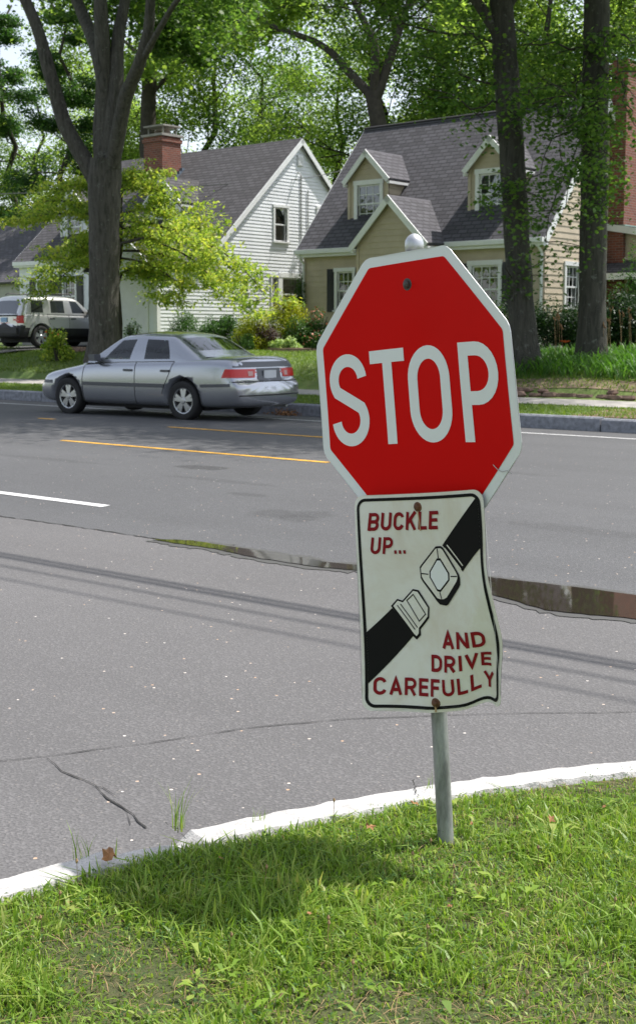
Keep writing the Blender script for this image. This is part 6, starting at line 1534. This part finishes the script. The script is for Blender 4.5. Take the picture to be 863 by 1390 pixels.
# --- shrubs
def shrub(name, label, cat, px, py, d, rx, ry, h, mat, n, leaf, seed, flower=None, stems=6, group=None, lump=.35, asp=.5, r=None, z=None):
    rng_ = random.Random(seed); rr_ = r if r is not None else at_d(px, py, d)[0]; b = W(rr_, d, (zt(d) if z is None else z)); o = bpy.data.objects.new(name, None); col.objects.link(o); o.location = b; o.rotation_euler = (0, 0, TH); ORG[o.name] = Vector((0, 0, 0)); tag(o, label, cat, group)
    m = MB()
    for k in range(stems):
        a = rng_.uniform(0, 6.28); q = rng_.uniform(.2, .7); m.tube([(0.04 * math.cos(a), .04 * math.sin(a), -.05), (rx * q * .5 * math.cos(a), ry * q * .5 * math.sin(a), h * .4), (rx * q * math.cos(a), ry * q * math.sin(a), h * .8)], [.018, .012, .005], 5)
    m.build("stems", M['bark3'], o)
    g = np.random.default_rng(seed); nl = 34; lc = g.normal(0, 1, (nl, 3)); lc /= np.linalg.norm(lc, axis=1)[:, None]; lc[:, 2] = np.abs(lc[:, 2]); lr = g.uniform(.55, 1.0, nl)
    lc = lc * lr[:, None] * np.array([rx * .85, ry * .85, h * .8]); lc[:, 2] += .08 * h
    k = g.integers(0, nl, n); off = g.normal(0, 1, (n, 3)); off /= np.linalg.norm(off, axis=1)[:, None]; off *= (g.random(n) ** .33)[:, None] * np.array([rx, ry, h * .6]) * lump
    C = lc[k] + off; C[:, 2] = np.abs(C[:, 2]); leaf_cloud("foliage", C, leaf, mat, o, .5, seed, asp=asp)
    if flower:
        fm, nf, fs = flower; top = C[g.choice(len(C), nf * 6)]; top = top[np.argsort(-top[:, 2] + top[:, 1])][:nf]; leaf_cloud("blossom", top + np.array([0, -.03, .03]), fs, fm, o, .2, seed + 1, asp=.9)
    return o
shrub("clipped_shrub", "dark clipped evergreen shrub against the white garage wall", "shrub", 248, 448, 26.2, .95, .6, 1.2, M['l_dark'], 9000, .05, 1)
shrub("evergreen_shrub", "looser dark evergreen shrub in the middle of the white gable", "shrub", 302, 448, 26.9, .85, .6, 1.15, M['l_dark'], 7000, .07, 2, stems=9)
shrub("golden_shrub", "golden green shrub below the tips of the lime tree", "shrub", 342, 460, 26.2, .6, .6, 1.25, M['l_yellow'], 5200, .06, 3)
shrub("golden_shrub", "bright golden shrub under the ground floor window of the white gable", "shrub", 389, 460, 27.4, .85, .7, 1.75, M['l_yellow'], 8500, .065, 4, group=None)
shrub("purple_shrub", "low purple brown shrub between the two golden shrubs", "shrub", 362, 468, 26.4, .5, .5, .8, M['l_purple'], 3200, .06, 5)
shrub("green_shrub", "mid green shrub at the left corner of the beige house", "shrub", 405, 470, 27.0, .5, .5, 1.0, M['l_mid'], 4200, .07, 6)
shrub("flowering_shrub", "shrub with small pink blossoms left of the stop sign edge", "shrub", 432, 466, 27.4, .62, .6, 1.15, M['l_mid'], 5200, .07, 7, flower=(M['flower_pink'], 130, .07))
shrub("variegated_plant", "low pale variegated plant edging the lawn before the green shrub", "plant", 388, 474, 25.9, .55, .35, .42, M['l_hosta'], 900, .12, 8)
shrub("small_shrub", "leafy young shrub in front of the silver SUV", "shrub", 78, 487, 22.3, .50, .45, .90, M['l_lime'], 1500, .10, 9, flower=(M['flower_orange'], 14, .07), stems=8)
shrub("thin_shrub", "thin dark shrub against the garage door right of the maple trunk", "shrub", 180, 462, 25.4, .42, .3, .95, M['l_mid'], 420, .09, 10, stems=14)
shrub("vine", "green vine climbing between the white house and the beige corner", "vine", 405, 430, 30.2, .35, .3, 2.9, M['l_mid'], 3000, .08, 11)
shrub("green_shrub", "shrub by the steps, seen just past the sedan's boot", "shrub", 330, 468, 25.3, .40, .4, .55, M['l_mid'], 1800, .06, 12)
# garden edge and hedge at the right
for i, (px, rx, h, lab) in enumerate(((650, 1.3, 1.35, "dark yew under the right window, behind the stop sign"), (745, .95, 1.30, "dark yew right of the leaning oak trunk"), (790, .9, 1.40, "dark yew behind the straight oak trunk"), (838, .9, 1.38, "dark yew below the garage at the right"), (895, 1.0, 1.45, "dark yew at the right edge"))):
    shrub("yew_shrub", lab, "shrub", px, 450, 28.2, rx, .8, h, M['l_yew'], 9000, .075, 40 + i, group="dark yews along the beige house", lump=.42)
shrub("dark_tree", "dark bushy small tree beyond the beige garage door", "shrub", 905, 440, 31.0, 1.6, 1.4, 3.2, M['l_dark'], 9000, .09, 60)
# day lily bed: arching leaves, brown stalks and a few flowers
def arch_leaves(name, n, rlim, dlim, L, wd, mat, seed, kind='stuff'):
    g = np.random.default_rng(seed); r = g.uniform(*rlim, n); d = g.uniform(*dlim, n); az = g.uniform(0, 6.283, n); h = g.uniform(*L, n); w = g.uniform(*wd, n) / 2; ln = g.uniform(.35, 1.0, n)
    z0 = np.array([zfar(a, b) for a, b in zip(r, d)]); V = np.zeros((n, 8, 3))
    for i, (t, q) in enumerate(((0, .7), (.4, 1), (.75, .8), (1, .1))):
        out = ln * h * t ** 1.6; zz = h * (t - .55 * ln * t ** 2.4)
        for s, sg in enumerate((-1, 1)):
            V[:, 2 * i + s, 0] = r + np.cos(az) * out - np.sin(az) * w * q * sg; V[:, 2 * i + s, 1] = d + np.sin(az) * out + np.cos(az) * w * q * sg; V[:, 2 * i + s, 2] = z0 + zz
    b = np.arange(n)[:, None] * 8; F_ = np.concatenate([b + np.array([[2 * i, 2 * i + 1, 2 * i + 3, 2 * i + 2]]) for i in range(3)])
    return tag(street(np_mesh(name, V.reshape(-1, 3), F_, mat)), kind=kind)
arch_leaves("day_lily_foliage", 9000, (-14.2, -4.0), (21.75, 25.3), (.26, .50), (.016, .028), M['l_lily'], 1)
arch_leaves("lawn_grass_far", 60000, (-40, -3), (21.1, 25.5), (.05, .12), (.010, .018), M['grass_far'], 2)
arch_leaves("verge_grass", 42000, (-32, -3), (17.58, 19.12), (.03, .08), (.008, .014), M['grass_far'], 3)
m = MB(); mh = MB(); rr_ = random.Random(12)
for k in range(150):
    r, d = rr_.uniform(-13.6, -4.2), rr_.uniform(23.4, 25.6); z = zfar(r, d); h = rr_.uniform(.7, 1.05); lx = rr_.uniform(-.12, .12)
    m.tube([(r, d, z), (r + lx * .5, d, z + h * .6), (r + lx, d, z + h)], .005, 4, cap=False)
    for q in range(3): mh.tube([(r + lx + rr_.uniform(-.04, .04), d, z + h - .03 + q * .03), (r + lx + rr_.uniform(-.05, .05), d, z + h + .03 + q * .03)], [.016, .006], 5)
tag(street(m.build("lily_stalks", M['straw'])), kind='stuff'); tag(street(mh.build("lily_seedheads", M['seedhead'])), kind='stuff')
def flower(px, py, d, mat, lab, s=.07, name="lily_flower", cat="flower"):
    p = A(px, py, d); o = bpy.data.objects.new(name, None); col.objects.link(o); o.location = p; ORG[o.name] = Vector((0, 0, 0)); tag(o, lab, cat)
    m = MB()
    for k in range(6):
        a = k * 1.047; c, s_2 = math.cos(a), math.sin(a); m.face([(0, 0, 0), (c * s * .6 - s_2 * s * .3, s_2 * s * .6 + c * s * .3, s * .5), (c * s * 1.1, s_2 * s * 1.1, s * .35), (c * s * .6 + s_2 * s * .3, s_2 * s * .6 - c * s * .3, s * .5)])
    m.build("petals", mat, o); m = MB(); zg = zt(d) - p.z; m.tube([(0, 0, 0), (.02, 0, zg * .5), (0, 0, zg)], .006, 5); m.build("stalk", M['l_lily'], o)
flower(767, 465, 23.2, M['flower_orange'], "bright orange day lily flower left of the straight oak trunk", .10)
flower(776, 484, 22.8, M['curtain'], "small white flower in the lily bed", .05, "white_flower")
m = MB(); rr_ = random.Random(3)
for i, (px, s) in enumerate(((742, .22), (756, .16), (748, .14), (765, .12))):
    p = at_d(px, 478, 25.4); m = MB(); stone_block(m, (0, 0, 0), s, s * .7, s * .6, rr_); o = m.build("garden_stone", M['concrete']); o.location = W(p[0], 25.4, zt(25.4) + .04 + .1 * (i == 1)); tag(o, ["largest pale garden stone behind the leaning oak", "pale stone beside the largest garden stone", "small pale stone in the bed left of the straight oak", "smallest pale stone near the orange lily"][i], "stone")
for i, (px, s) in enumerate(((92, .18), (100, .22), (110, .2), (117, .16))):
    p = at_d(px, 473, 24.0); m = MB(); stone_block(m, (0, 0, 0), s, s * .6, s * .5, rr_); o = m.build("garden_stone", M['stone']); o.location = W(p[0], 24.0, zt(24.0) + .06); tag(o, "rough reddish stone beside the driveway left of the maple trunk", "stone", "reddish stones beside the driveway")
m = MB(); stone_block(m, (0, 0, 0), 1.1, .10, .10, rr_); o = m.build("garden_edging", M['stone']); p = at_d(398, 474, 25.5); o.location = W(p[0], 25.5, zt(25.5) + .03); o.rotation_euler = (0, 0, TH); tag(o, "low dark timber edging before the pale variegated plant", "edging")
# heap of dry leaves at the far kerb
pp = at_z(406, 557, .02); g = np.random.default_rng(4); n = 260; C = g.normal(0, 1, (n, 3)) * np.array([.16, .07, .035]); C[:, 2] = np.abs(C[:, 2]); o = leaf_cloud("dry_leaf_heap", C, .05, M['dry_leaf'], None, .5, 5); o.location = W(pp[0], 17.28, zroad(17.3) + .01); o.rotation_euler = (0, 0, TH); tag(o, "small heap of dry brown leaves in the gutter behind the sedan", "leaf heap")
